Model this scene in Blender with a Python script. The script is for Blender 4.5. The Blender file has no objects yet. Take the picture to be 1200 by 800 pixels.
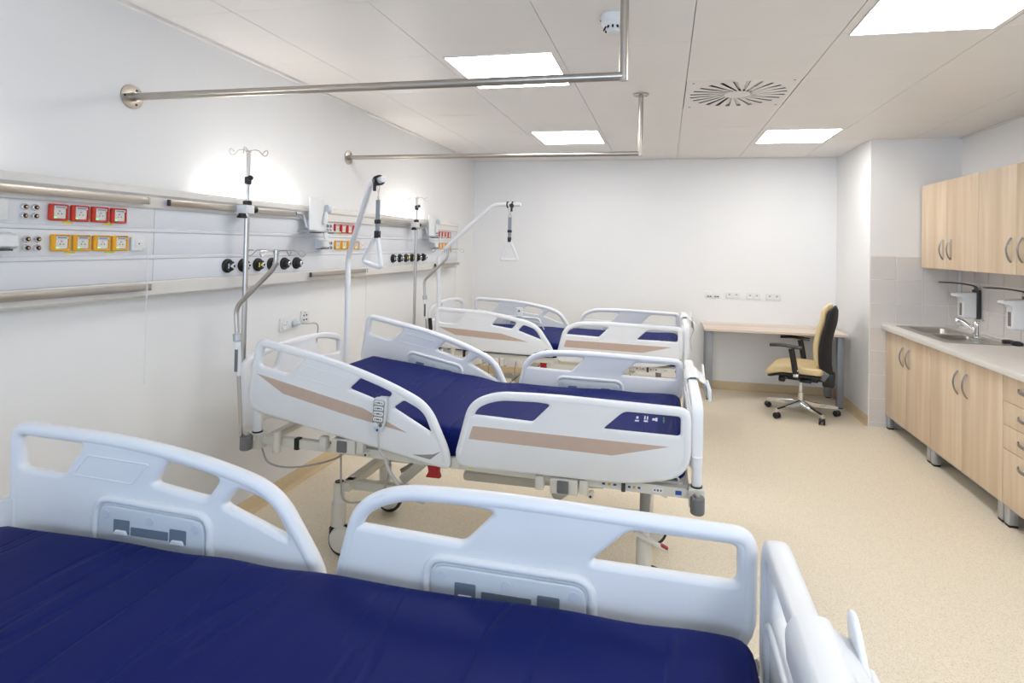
import bpy, bmesh, math, random
from mathutils import Vector, Matrix
from mathutils.geometry import tessellate_polygon
random.seed(7)
SC = bpy.context.scene
COL = SC.collection
R = math.radians

# ------------------------------------------------------------------ camera
def set_camera():
    f, cx, cy, yaw, pit, roll = 649.7172, 645.5888, 277.9686, 0.2030994, 0.0144349, 0.0195938
    fw = Vector((-math.sin(yaw) * math.cos(pit), math.cos(yaw) * math.cos(pit), math.sin(pit)))
    r = Vector((math.cos(yaw), math.sin(yaw), 0)); u = r.cross(fw)
    c, s = math.cos(roll), math.sin(roll)
    r2 = c * r + s * u; u2 = -s * r + c * u
    m = Matrix((r2, u2, -fw)).transposed().to_4x4(); m.translation = (0, 0, 1.55)
    cam = bpy.data.cameras.new('camera'); o = bpy.data.objects.new('camera', cam); COL.objects.link(o)
    o.matrix_world = m
    cam.sensor_fit = 'HORIZONTAL'; cam.sensor_width = 36; cam.lens = f / 1200 * 36
    cam.shift_x = (600 - cx) / 1200; cam.shift_y = (cy - 400) / 1200
    cam.clip_start = .02; cam.clip_end = 60
    SC.camera = o
set_camera()
SC.view_settings.view_transform = 'Standard'; SC.view_settings.look = 'None'
SC.view_settings.gamma = 1; SC.view_settings.use_curve_mapping = False
SC.view_settings.exposure = 0.48
LAMP = 11.0        # ceiling panel emission
UPL = 34.0         # uplight strips
DAY = 49.0         # daylight area lamp at the window behind the camera
# world: overcast daylight outside the window
w = bpy.data.worlds.new('daylight'); SC.world = w; w.use_nodes = True
w.node_tree.nodes['Background'].inputs[0].default_value = (.62, .76, 1, 1)
w.node_tree.nodes['Background'].inputs[1].default_value = 1.0
# daylight coming in through the window in the wall behind the camera
ld = bpy.data.lights.new('window_daylight', 'AREA'); ld.shape = 'RECTANGLE'; ld.size = 3.2; ld.size_y = 1.35
ld.energy = DAY; ld.color = (.57, .755, 1)
lo = bpy.data.objects.new('window_daylight', ld); COL.objects.link(lo)
lo.location = (.1, -2.42, 1.62); lo.rotation_euler = (R(90), 0, 0)

# ------------------------------------------------------------------ materials
def lin(c): return tuple(((v / 255) / 12.92 if v / 255 <= .04045 else ((v / 255 + .055) / 1.055) ** 2.4) for v in c)
MATS = {}
def mat(name, rgb, rough=.5, metal=0, var=.03, scale=6, bump=0, bscale=60, spec=.5, emit=None, coat=0, stretch=None):
    m = bpy.data.materials.new(name); m.use_nodes = True; MATS[name] = m
    nt = m.node_tree; b = nt.nodes['Principled BSDF']; N = nt.nodes.new
    c = lin(rgb)
    tc = N('ShaderNodeTexCoord'); mp = N('ShaderNodeMapping'); nt.links.new(tc.outputs['Object'], mp.inputs[0])
    if stretch: mp.inputs['Scale'].default_value = stretch
    n = N('ShaderNodeTexNoise'); n.inputs['Scale'].default_value = scale; n.inputs['Detail'].default_value = 4
    nt.links.new(mp.outputs[0], n.inputs['Vector'])
    r = N('ShaderNodeValToRGB')
    r.color_ramp.elements[0].position = .3; r.color_ramp.elements[1].position = .7
    r.color_ramp.elements[0].color = tuple(v * (1 - var) for v in c) + (1,)
    r.color_ramp.elements[1].color = tuple(min(1, v * (1 + var)) for v in c) + (1,)
    nt.links.new(n.outputs['Fac'], r.inputs[0]); nt.links.new(r.outputs[0], b.inputs['Base Color'])
    b.inputs['Roughness'].default_value = rough; b.inputs['Metallic'].default_value = metal
    b.inputs['Specular IOR Level'].default_value = spec
    if coat: b.inputs['Coat Weight'].default_value = coat
    if bump:
        n2 = N('ShaderNodeTexNoise'); n2.inputs['Scale'].default_value = bscale; n2.inputs['Detail'].default_value = 3
        nt.links.new(mp.outputs[0], n2.inputs['Vector'])
        bp = N('ShaderNodeBump'); bp.inputs['Strength'].default_value = bump; bp.inputs['Distance'].default_value = .004
        nt.links.new(n2.outputs['Fac'], bp.inputs['Height']); nt.links.new(bp.outputs[0], b.inputs['Normal'])
    if emit:
        b.inputs['Emission Color'].default_value = (*emit[0], 1); b.inputs['Emission Strength'].default_value = emit[1]
    return m
mat('wall_paint', (240, 240, 240), .55, var=.012, scale=1.5, bump=.03, bscale=150)
mat('ceiling_panel', (240, 236, 232), .38, var=.01, scale=2)
mat('ceiling_void', (150, 144, 140), .9)
mat('profile_white', (236, 232, 228), .45)
mat('skirt_vinyl', (212, 190, 152), .5, var=.08, scale=200)
mat('tile_glaze', (222, 217, 213), .25, var=.02, scale=3)
mat('grout', (240, 238, 234), .8)
mat('plastic_white', (232, 233, 233), .35, var=.01)
mat('plastic_bed', (236, 237, 239), .38, var=.012)
mat('rail_inner', (206, 212, 222), .4, var=.012)
mat('cream_metal', (222, 219, 209), .4, var=.015)
mat('grey_metal', (150, 148, 144), .45, var=.03)
mat('beige_accent', (200, 176, 160), .5, var=.03, scale=30)
mat('grey_plastic', (112, 113, 117), .5)
mat('dark_plastic', (62, 63, 68), .5)
mat('black_plastic', (22, 22, 24), .4)
mat('pocket_grey', (112, 124, 140), .5)
mat('plate_grey', (212, 217, 222), .4)
mat('red_plastic', (170, 22, 28), .35)
mat('red_frame', (200, 50, 24), .4)
mat('yellow_frame', (236, 170, 28), .4)
mat('yellow_label', (238, 222, 40), .5)
mat('green_led', (120, 240, 150), .4, emit=((.2, 1, .35), .8))
mat('blue_label', (30, 80, 170), .5)
mat('print_white', (196, 200, 214), .6)
mat('print_green', (70, 150, 90), .6)
mat('steel', (196, 192, 188), .28, 1, var=.04, scale=14, stretch=(1, 1, 30))
mat('steel_warm', (184, 177, 168), .3, 1, var=.05, scale=12)
mat('steel_sink', (192, 188, 182), .3, 1, var=.05, scale=10)
mat('chrome', (225, 226, 228), .1, 1, var=.01)
mat('handle_steel', (150, 148, 148), .35, .8, var=.02)
mat('alu', (188, 190, 194), .35, .7, var=.02)
mat('unit_white', (226, 228, 232), .35, var=.01)
mat('unit_cream', (230, 227, 221), .4, var=.01)
mat('groove_grey', (176, 179, 186), .5)
mat('worktop', (226, 221, 215), .4, var=.02, scale=60)
mat('desk_leg', (150, 152, 156), .45, .3)
mat('leather_beige', (220, 197, 150), .42, var=.03, scale=20, bump=.15, bscale=220)
mat('fabric_black', (34, 32, 36), .75, bump=.2, bscale=400)
mat('cable_grey', (196, 196, 194), .5)
mat('cable_dark', (165, 165, 164), .5)
mat('strap_grey', (150, 155, 164), .7, bump=.2, bscale=300)
mat('rubber', (46, 46, 48), .6)
mat('window_frame', (235, 235, 235), .4)
mat('lamp_diffuser', (255, 255, 255), .5, emit=((1, .985, .965), LAMP))
mat('uplight_tube', (255, 255, 255), .5, emit=((1, .96, .9), UPL))
mat('smoked_window', (120, 110, 104), .2)

def wood(name, rgb, dark, axis, sc=1.0):
    """light maple laminate; grain runs along the given axis (object coordinates)"""
    m = bpy.data.materials.new(name); m.use_nodes = True; MATS[name] = m
    nt = m.node_tree; b = nt.nodes['Principled BSDF']; N = nt.nodes.new
    tc = N('ShaderNodeTexCoord'); mp = N('ShaderNodeMapping'); nt.links.new(tc.outputs['Object'], mp.inputs[0])
    s = [26 * sc] * 3; s[axis] = 1.3 * sc; mp.inputs['Scale'].default_value = s
    n = N('ShaderNodeTexNoise'); n.inputs['Scale'].default_value = 1; n.inputs['Detail'].default_value = 5; n.inputs['Distortion'].default_value = .5
    nt.links.new(mp.outputs[0], n.inputs['Vector'])
    mp2 = N('ShaderNodeMapping'); nt.links.new(tc.outputs['Object'], mp2.inputs[0])
    s2 = [7 * sc] * 3; s2[axis] = .35 * sc; mp2.inputs['Scale'].default_value = s2
    n2 = N('ShaderNodeTexNoise'); n2.inputs['Scale'].default_value = 1; n2.inputs['Detail'].default_value = 2
    nt.links.new(mp2.outputs[0], n2.inputs['Vector'])
    mix = N('ShaderNodeMath'); mix.operation = 'ADD'
    h1 = N('ShaderNodeMath'); h1.operation = 'MULTIPLY'; h1.inputs[1].default_value = .45; nt.links.new(n.outputs['Fac'], h1.inputs[0])
    h2 = N('ShaderNodeMath'); h2.operation = 'MULTIPLY'; h2.inputs[1].default_value = .55; nt.links.new(n2.outputs['Fac'], h2.inputs[0])
    nt.links.new(h1.outputs[0], mix.inputs[0]); nt.links.new(h2.outputs[0], mix.inputs[1])
    r = N('ShaderNodeValToRGB'); r.color_ramp.elements[0].position = .34; r.color_ramp.elements[1].position = .62
    r.color_ramp.elements[0].color = (*lin(dark), 1); r.color_ramp.elements[1].color = (*lin(rgb), 1)
    nt.links.new(mix.outputs[0], r.inputs[0]); nt.links.new(r.outputs[0], b.inputs['Base Color'])
    b.inputs['Roughness'].default_value = .45
wood('maple', (232, 211, 184), (211, 184, 152), 2)
wood('oak_desk', (230, 214, 200), (211, 191, 172), 0)

def floor_mat():
    m = bpy.data.materials.new('floor_vinyl'); m.use_nodes = True; MATS['floor_vinyl'] = m
    nt = m.node_tree; b = nt.nodes['Principled BSDF']; N = nt.nodes.new
    tc = N('ShaderNodeTexCoord')
    n = N('ShaderNodeTexNoise'); n.inputs['Scale'].default_value = 230; n.inputs['Detail'].default_value = 3
    nt.links.new(tc.outputs['Object'], n.inputs['Vector'])
    v = N('ShaderNodeTexVoronoi'); v.inputs['Scale'].default_value = 150; nt.links.new(tc.outputs['Object'], v.inputs['Vector'])
    r = N('ShaderNodeValToRGB'); r.color_ramp.elements[0].position = .36; r.color_ramp.elements[1].position = .52
    r.color_ramp.elements[0].color = (*lin((216, 199, 172)), 1); r.color_ramp.elements[1].color = (*lin((236, 225, 204)), 1)
    nt.links.new(n.outputs['Fac'], r.inputs[0])
    r2 = N('ShaderNodeValToRGB'); r2.color_ramp.elements[0].position = .10; r2.color_ramp.elements[1].position = .2
    r2.color_ramp.elements[0].color = (.62, .56, .5, 1); r2.color_ramp.elements[1].color = (1, 1, 1, 1)
    nt.links.new(v.outputs['Distance'], r2.inputs[0])
    mx = N('ShaderNodeMixRGB'); mx.blend_type = 'MULTIPLY'; mx.inputs[0].default_value = .45
    nt.links.new(r.outputs[0], mx.inputs[1]); nt.links.new(r2.outputs[0], mx.inputs[2])
    nt.links.new(mx.outputs[0], b.inputs['Base Color'])
    b.inputs['Roughness'].default_value = .38; b.inputs['Specular IOR Level'].default_value = .35
floor_mat()

def mattress_mat():
    m = bpy.data.materials.new('navy_cover'); m.use_nodes = True; MATS['navy_cover'] = m
    nt = m.node_tree; b = nt.nodes['Principled BSDF']; N = nt.nodes.new
    tc = N('ShaderNodeTexCoord'); mp = N('ShaderNodeMapping'); nt.links.new(tc.outputs['Object'], mp.inputs[0])
    mp.inputs['Rotation'].default_value = (0, 0, R(14)); mp.inputs['Scale'].default_value = (7, .7, 1)
    n = N('ShaderNodeTexNoise'); n.inputs['Scale'].default_value = 1.0; n.inputs['Detail'].default_value = 2.5; n.inputs['Distortion'].default_value = .35
    nt.links.new(mp.outputs[0], n.inputs['Vector'])
    # creases: thin folds where the stretched noise passes its middle
    ab = N('ShaderNodeMath'); ab.operation = 'SUBTRACT'; ab.inputs[1].default_value = .5; nt.links.new(n.outputs['Fac'], ab.inputs[0])
    a2 = N('ShaderNodeMath'); a2.operation = 'ABSOLUTE'; nt.links.new(ab.outputs[0], a2.inputs[0])
    cr = N('ShaderNodeValToRGB'); cr.color_ramp.elements[0].position = 0; cr.color_ramp.elements[1].position = .035
    cr.color_ramp.interpolation = 'EASE'
    nt.links.new(a2.outputs[0], cr.inputs[0])
    n2 = N('ShaderNodeTexNoise'); n2.inputs['Scale'].default_value = 700; nt.links.new(tc.outputs['Object'], n2.inputs['Vector'])
    bp = N('ShaderNodeBump'); bp.inputs['Strength'].default_value = .6; bp.inputs['Distance'].default_value = .004
    nt.links.new(cr.outputs[0], bp.inputs['Height'])
    bp0 = N('ShaderNodeBump'); bp0.inputs['Strength'].default_value = .35; bp0.inputs['Distance'].default_value = .02
    nt.links.new(n.outputs['Fac'], bp0.inputs['Height']); nt.links.new(bp.outputs[0], bp0.inputs['Normal'])
    bp2 = N('ShaderNodeBump'); bp2.inputs['Strength'].default_value = .1; bp2.inputs['Distance'].default_value = .001
    nt.links.new(n2.outputs['Fac'], bp2.inputs['Height']); nt.links.new(bp0.outputs[0], bp2.inputs['Normal'])
    nt.links.new(bp2.outputs[0], b.inputs['Normal'])
    b.inputs['Base Color'].default_value = (*lin((11, 25, 94)), 1)
    b.inputs['Roughness'].default_value = .55; b.inputs['Specular IOR Level'].default_value = .12
    b.inputs['Sheen Weight'].default_value = .0
mattress_mat()

# ------------------------------------------------------------------ mesh helpers
def BM(): return bmesh.new()
def finish(bm, sharp=38):
    bmesh.ops.recalc_face_normals(bm, faces=bm.faces)
    lim = R(sharp)
    for e in bm.edges:
        if len(e.link_faces) == 2: e.smooth = e.calc_face_angle(0) < lim
    for f in bm.faces: f.smooth = True
def bx(bm, c, s, bev=0, rot=None, seg=2):
    """box centred at c with full sizes s; rot = Matrix 3x3"""
    r = bmesh.ops.create_cube(bm, size=1); vs = r['verts']
    for v in vs: v.co = Vector((v.co.x * s[0], v.co.y * s[1], v.co.z * s[2]))
    if bev:
        es = list({e for v in vs for e in v.link_edges})
        rr = bmesh.ops.bevel(bm, geom=es, offset=min(bev, min(s) * .45), segments=seg, affect='EDGES', profile=.5)
        vs = list({v for f in rr['faces'] for v in f.verts} | {v for v in vs if v.is_valid})
    for v in vs:
        if rot is not None: v.co = rot @ v.co
        v.co += Vector(c)
    return vs
def b2(bm, lo, hi, bev=0, seg=2):
    return bx(bm, [(a + b) / 2 for a, b in zip(lo, hi)], [abs(b - a) for a, b in zip(lo, hi)], bev, None, seg)
def frame_of(d):
    d = Vector(d).normalized(); u = Vector((0, 0, 1)) if abs(d.z) < .9 else Vector((1, 0, 0))
    a = u.cross(d).normalized(); return a, d.cross(a).normalized(), d
def pw(v, e): return math.copysign(abs(v) ** e, v)
def ring(bm, c, a, b, ra, rb, n, sq=1): return [bm.verts.new(Vector(c) + a * (ra * pw(math.cos(2 * math.pi * k / n), sq)) + b * (rb * pw(math.sin(2 * math.pi * k / n), sq))) for k in range(n)]
def bridge(bm, r0, r1):
    n = len(r0)
    for k in range(n): bm.faces.new((r0[k], r0[(k + 1) % n], r1[(k + 1) % n], r1[k]))
def cyl(bm, p0, p1, r, r1=None, n=16, bev=0):
    p0, p1 = Vector(p0), Vector(p1); a, b, d = frame_of(p1 - p0); r1 = r if r1 is None else r1
    L = (p1 - p0).length; bev = min(bev, L * .4, r * .6)
    st = [(0, r - bev), (bev, r), (L - bev, r1), (L, r1 - bev)] if bev else [(0, r), (L, r1)]
    rs = [ring(bm, p0 + d * t, a, b, q, q, n) for t, q in st]
    for i in range(len(rs) - 1): bridge(bm, rs[i], rs[i + 1])
    bm.faces.new(rs[0][::-1]); bm.faces.new(rs[-1])
def lathe(bm, o, prof, n=20, axis=(0, 0, 1)):
    a, b, d = frame_of(axis); o = Vector(o)
    rs = [ring(bm, o + d * h, a, b, max(r, 1e-4), max(r, 1e-4), n) for r, h in prof]
    for i in range(len(rs) - 1): bridge(bm, rs[i], rs[i + 1])
    bm.faces.new(rs[0][::-1]); bm.faces.new(rs[-1])
def tube(bm, pts, r, n=10, closed=False, rb=None, up=None, caps=True, sq=1):
    """round (or elliptical) tube swept along points"""
    P = [Vector(p) for p in pts]; m = len(P); T = []
    for i in range(m):
        if closed: t = P[(i + 1) % m] - P[i - 1]
        else: t = P[min(i + 1, m - 1)] - P[max(i - 1, 0)]
        T.append(t.normalized())
    a = frame_of(T[0])[0] if up is None else Vector(up)
    rs = []
    for i in range(m):
        a = (a - T[i] * a.dot(T[i])).normalized(); b = T[i].cross(a)
        rs.append(ring(bm, P[i], a, b, r, rb or r, n, sq))
    for i in range(m - 1): bridge(bm, rs[i], rs[i + 1])
    if closed: bridge(bm, rs[-1], rs[0])
    elif caps: bm.faces.new(rs[0][::-1]); bm.faces.new(rs[-1])
def bend(pts, rad, n=6):
    """fillet the corners of a 3D polyline"""
    P = [Vector(p) for p in pts]; out = [P[0]]
    for i in range(1, len(P) - 1):
        a, b, c = P[i - 1], P[i], P[i + 1]; d = min(rad, (a - b).length * .45, (c - b).length * .45)
        p, q = b + (a - b).normalized() * d, b + (c - b).normalized() * d
        for k in range(n + 1):
            t = k / n; out.append(p * (1 - t) ** 2 + b * 2 * t * (1 - t) + q * t * t)
    out.append(P[-1]); return out
def spline(pts, n=6):
    P = [Vector(p) for p in pts]; P = [2 * P[0] - P[1]] + P + [2 * P[-1] - P[-2]]; out = []
    for i in range(1, len(P) - 2):
        for k in range(n):
            t = k / n; a, b, c, d = P[i - 1:i + 3]
            out.append(.5 * (2 * b + (c - a) * t + (2 * a - 5 * b + 4 * c - d) * t * t + (3 * b - a - 3 * c + d) * t ** 3))
    out.append(P[-2]); return out
def rl(pts, r=.02, n=5):
    """rounded 2D polygon; a point may carry its own radius"""
    m = len(pts); out = []
    for i in range(m):
        a, b, c = (Vector(pts[(i + k) % m][:2]) for k in (-1, 0, 1)); rr = pts[i][2] if len(pts[i]) > 2 else r
        d = min(rr, (a - b).length * .48, (c - b).length * .48)
        p, q = b + (a - b).normalized() * d, b + (c - b).normalized() * d
        for k in range(n + 1):
            t = k / n; v = p * (1 - t) ** 2 + b * 2 * t * (1 - t) + q * t * t
            if not out or (v - out[-1]).length > 1e-4: out.append(v)
    return out
def area2(L): return sum(L[i - 1].x * L[i].y - L[i].x * L[i - 1].y for i in range(len(L))) / 2
def offs(L, o):
    """offset to the left of the walking direction"""
    out = []; m = len(L)
    for i in range(m):
        e1 = (L[i] - L[i - 1]).normalized(); e2 = (L[(i + 1) % m] - L[i]).normalized()
        n1 = Vector((-e1.y, e1.x)); n2 = Vector((-e2.y, e2.x)); nn = (n1 + n2)
        nn = nn / max(.4, nn.length ** 2 / 2) if nn.length > 1e-6 else n1
        out.append(L[i] + nn * o)
    return out
def plate(bm, outer, holes, t, bev, mp, seg=3):
    """thick plate with rounded rims from a 2D outline with holes; mp(u, v, w) -> 3D, w = thickness axis"""
    loops = [outer if area2(outer) > 0 else outer[::-1]] + [h if area2(h) < 0 else h[::-1] for h in holes]
    caps = {1: [], -1: []}; polys = {1: [], -1: []}
    for L in loops:
        prev = None; first = None; rings = []
        for sgn in (1, -1):
            rs = []
            for k in range(seg + 1):
                a = k / seg * math.pi / 2
                o = bev * (1 - math.cos(a)); wv = sgn * (t / 2 - bev + bev * math.sin(a))
                Q = offs(L, o)
                rs.append([bm.verts.new(Vector(mp(q.x, q.y, wv))) for q in Q])
                if k == seg: polys[sgn].append([Vector((q.x, q.y, 0)) for q in Q]); caps[sgn].append(rs[-1])
            for i in range(seg): bridge(bm, rs[i], rs[i + 1])
            rings.append(rs)
        bridge(bm, rings[0][0], rings[1][0])
    for sgn in (1, -1):
        flat = [v for r in caps[sgn] for v in r]
        for tri in tessellate_polygon(polys[sgn]):
            try: bm.faces.new([flat[i] for i in tri])
            except ValueError: pass

# ------------------------------------------------------------------ object helpers
def wloc(o):
    v = Vector((0, 0, 0))
    while o: v += o.location; o = o.parent
    return v
def obj(name, bm, m, parent=None, at=None, sharp=38, flat=False):
    """link bm (world coordinates) as one mesh object under parent"""
    finish(bm, sharp)
    if flat:
        for f in bm.faces: f.smooth = False
    if at is not None: org = Vector(at)
    elif parent: org = wloc(parent)
    else:
        xs = [v.co for v in bm.verts]; lo = [min(c[i] for c in xs) for i in range(3)]; hi = [max(c[i] for c in xs) for i in range(3)]
        org = Vector(((lo[0] + hi[0]) / 2, (lo[1] + hi[1]) / 2, lo[2]))
    for v in bm.verts: v.co -= org
    me = bpy.data.meshes.new(name); bm.to_mesh(me); bm.free()
    me.materials.append(MATS[m])
    o = bpy.data.objects.new(name, me); COL.objects.link(o)
    if parent: o.parent = parent; o.location = org - wloc(parent)
    else: o.location = org
    return o
def tag(o, label, cat, group=None):
    o['label'] = label; o['category'] = cat
    if group: o['group'] = group
    return o
def thing(name, label, cat, loc, group=None):
    o = bpy.data.objects.new(name, None); COL.objects.link(o); o.location = loc; o.empty_display_size = .1
    return tag(o, label, cat, group)
def struct(name, bm, m, **k):
    o = obj(name, bm, m, **k); o['kind'] = 'structure'; return o
def pbox(name, lo, hi, m, parent, bev=0):
    b = BM(); b2(b, lo, hi, bev); return obj(name, b, m, parent)
def pcyl(name, p0, p1, r, m, parent, r1=None, n=16, bev=0):
    b = BM(); cyl(b, p0, p1, r, r1, n, bev); return obj(name, b, m, parent)
def ptube(name, pts, r, m, parent, n=10, **k):
    b = BM(); tube(b, pts, r, n, **k); return obj(name, b, m, parent)
def clone(o, parent, loc):
    c = o.copy(); COL.objects.link(c); c.parent = parent; c.location = Vector(loc) - (wloc(parent) if parent else Vector((0, 0, 0))); return c

# ================================================================== ROOM
XL, XA, XR, YP, YB, YF, ZC = -2.285, 1.795, 2.52, 5.43, 6.42, -2.3, 2.555
b = BM(); b2(b, (XL - .15, YF - .15, -.12), (XR + .15, YB + .15, 0)); floor = struct('floor', b, 'floor_vinyl')
b = BM(); b2(b, (XL - .15, YF - .15, 0), (XL, YB + .15, ZC + .1)); wl = struct('wall_left', b, 'wall_paint')
b = BM(); b2(b, (XL, YB, 0), (XR + .15, YB + .15, ZC + .1)); wb = struct('wall_back', b, 'wall_paint')
b = BM(); b2(b, (XR, YF - .15, 0), (XR + .15, YP, ZC + .1)); wr = struct('wall_right', b, 'wall_paint')
b = BM(); b2(b, (XA, YP, 0), (XR + .15, YB, ZC + .1)); wa = struct('wall_alcove', b, 'wall_paint')
b = BM()   # wall behind the camera with a window opening
b2(b, (XL, YF - .15, 0), (XR, YF, .95)); b2(b, (XL, YF - .15, 2.3), (XR, YF, ZC + .1))
b2(b, (XL, YF - .15, .95), (-1.5, YF, 2.3)); b2(b, (1.7, YF - .15, .95), (XR, YF, 2.3))
struct('wall_front', b, 'wall_paint')
b = BM()
for x in (-1.5, -.43, .63, 1.7): b2(b, (x - .03, YF - .1, .95), (x + .03, YF - .04, 2.3))
for z in (.97, 2.28): b2(b, (-1.5, YF - .1, z - .03), (1.7, YF - .04, z + .03))
struct('window_1', b, 'window_frame')
# ceiling: dark void slab with metal panels let into it
b = BM(); b2(b, (XL - .15, YF - .15, ZC + .022), (XR + .15, YB + .15, ZC + .15)); ceil = struct('ceiling', b, 'ceiling_void')
GX = [XL, -1.893, -1.236, -.562, .110, .780, 1.446, 2.116, XR]
GY = [YB, 6.095]; y = 6.095
while y > YF + .1: y -= .665; GY.append(max(y, YF))
GY = sorted(set(GY)); cache = {}
for i in range(len(GX) - 1):
    for j in range(len(GY) - 1):
        x0, x1, y0, y1 = GX[i], GX[i + 1], GY[j], GY[j + 1]
        if x0 >= XA and y0 > YP - .1: continue
        if abs(x0 - .110) < .01 and abs((y0 + y1) / 2 - 3.77) < .1: continue      # the vent takes this cell
        if y1 - y0 < .02: continue
        if y1 > YP + .1 and x1 > XA: x1 = XA
        key = (round(x1 - x0, 3), round(y1 - y0, 3))
        c = ((x0 + x1) / 2, (y0 + y1) / 2, ZC)
        if key not in cache:
            b = BM(); bx(b, (c[0], c[1], ZC + .011), (key[0] - .003, key[1] - .0012, .022), .0012, seg=1)
            cache[key] = obj('ceiling_panel', b, 'ceiling_panel', ceil, at=c)
        else: clone(cache[key], ceil, c)
# perimeter angle of the ceiling
for n, lo, hi in (('trim_1', (XL, YF, ZC - .016), (XL + .022, YB, ZC - .001)), ('trim_2', (XL + .022, YB - .02, ZC - .012), (XA, YB, ZC - .001)),
                  ('trim_3', (XR - .02, YF, ZC - .012), (XR, YP, ZC - .001))):
    b = BM(); b2(b, lo, hi); struct(n, b, 'profile_white')
# coved vinyl skirting
def skirt(name, p0, p1, nrm):
    prof = [(0, 0), (.032, 0), (.02, .003), (.011, .011), (.004, .024), (.003, .086), (0, .088)]
    b = BM(); n = Vector((*nrm, 0)); rs = []
    for p in (p0, p1): rs.append([b.verts.new(Vector((*p, 0)) + n * (u + .0002) + Vector((0, 0, v + .0005))) for u, v in prof])
    bridge(b, rs[0], rs[1]); b.faces.new(rs[0][::-1]); b.faces.new(rs[1]); struct(name, b, 'skirt_vinyl', sharp=60)
skirt('baseboard_left', (XL, YF), (XL, YB), (1, 0))
skirt('baseboard_back', (XL, YB), (XA, YB), (0, -1))
skirt('baseboard_alcove', (XA, YB), (XA, YP), (-1, 0))
skirt('baseboard_right', (XR, 3.2), (XR, YF), (-1, 0))
# wall tiles: end of the alcove wall and the splashback
P = .2085; PZ = .2105; ZT = 1.512
def tiles(parent, gname, cells, mp, nrm):
    lib = {}
    for (u0, u1, z0, z1) in cells:
        g = .0028; key = (round(u1 - u0, 3), round(z1 - z0, 3)); c = mp((u0 + u1) / 2, (z0 + z1) / 2)
        if key not in lib:
            a = mp(u0 + g, z0 + g); d = mp(u1 - g, z1 - g)
            lo = [min(p, q) for p, q in zip(a, d)]; hi = [max(p, q) for p, q in zip(a, d)]
            k = 0 if abs(nrm[0]) > .5 else 1
            lo[k], hi[k] = sorted((a[k], a[k] + nrm[k] * .0035))
            b = BM(); b2(b, lo, hi, .0015, 1); lib[key] = obj('tile', b, 'tile_glaze', parent, at=c)
        else: clone(lib[key], parent, c)
def cuts(a, bnd, step):
    out = []
    while a < bnd - 1e-4: out.append((a, min(a + step, bnd))); a += step
    return out
zc = [(max(0, ZT - (k + 1) * PZ), ZT - k * PZ) for k in range(8) if ZT - k * PZ > .01]
b = BM(); b2(b, (XA - .002, YP - .004, 0), (XR, YP, ZT + .012)); gr = struct('trim_4', b, 'grout')
tiles(gr, 'x', [(u0, u1, z0, z1) for u0, u1 in cuts(XA + .003, XR, P) for z0, z1 in zc], lambda u, z: (u, YP - .004, z), (0, -1))
b = BM(); b2(b, (XR - .004, 3.2, .9), (XR, YP - .01, ZT + .005)); gr2 = struct('trim_5', b, 'grout')
tiles(gr2, 'x', [(YP - .01 - u1, YP - .01 - u0, z0, z1) for u0, u1 in cuts(0, YP - 3.21, P) for z0, z1 in [(max(a, .903), c) for a, c in zc if c > .95]], lambda u, z: (XR - .004, u, z), (-1, 0))

# ================================================================== CEILING FITTINGS
def ceiling_light(x, y, label):
    t = thing('ceiling_light', label, 'ceiling light', (x, y, ZC - .006), 'square ceiling panel lights')
    b = BM(); h = .3
    outer = rl([(x - h, y - h), (x + h, y - h), (x + h, y + h), (x - h, y + h)], .004, 2)
    k = h - .008; inner = rl([(x - k, y - k), (x + k, y - k), (x + k, y + k), (x - k, y + k)], .003, 2)
    plate(b, outer, [inner], .005, .001, lambda u, v, w: (u, v, ZC - .003 + w), 1); obj('frame', b, 'profile_white', t)
    b = BM(); b2(b, (x - k + .001, y - k + .001, ZC - .0042), (x + k - .001, y + k - .001, ZC - .0005)); obj('diffuser', b, 'lamp_diffuser', t)
ceiling_light(-.892, 3.097, 'square white ceiling light partly behind the nearer curtain rail')
ceiling_light(-.886, 5.070, 'small distant square ceiling light left of the swirl vent')
ceiling_light(1.118, 2.490, 'large bright square ceiling light at the upper right corner')
ceiling_light(1.118, 5.215, 'distant square ceiling light nearest the corner above the desk')
ceiling_light(1.118, .30, 'square ceiling light to the right of the viewer, out of frame')

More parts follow.
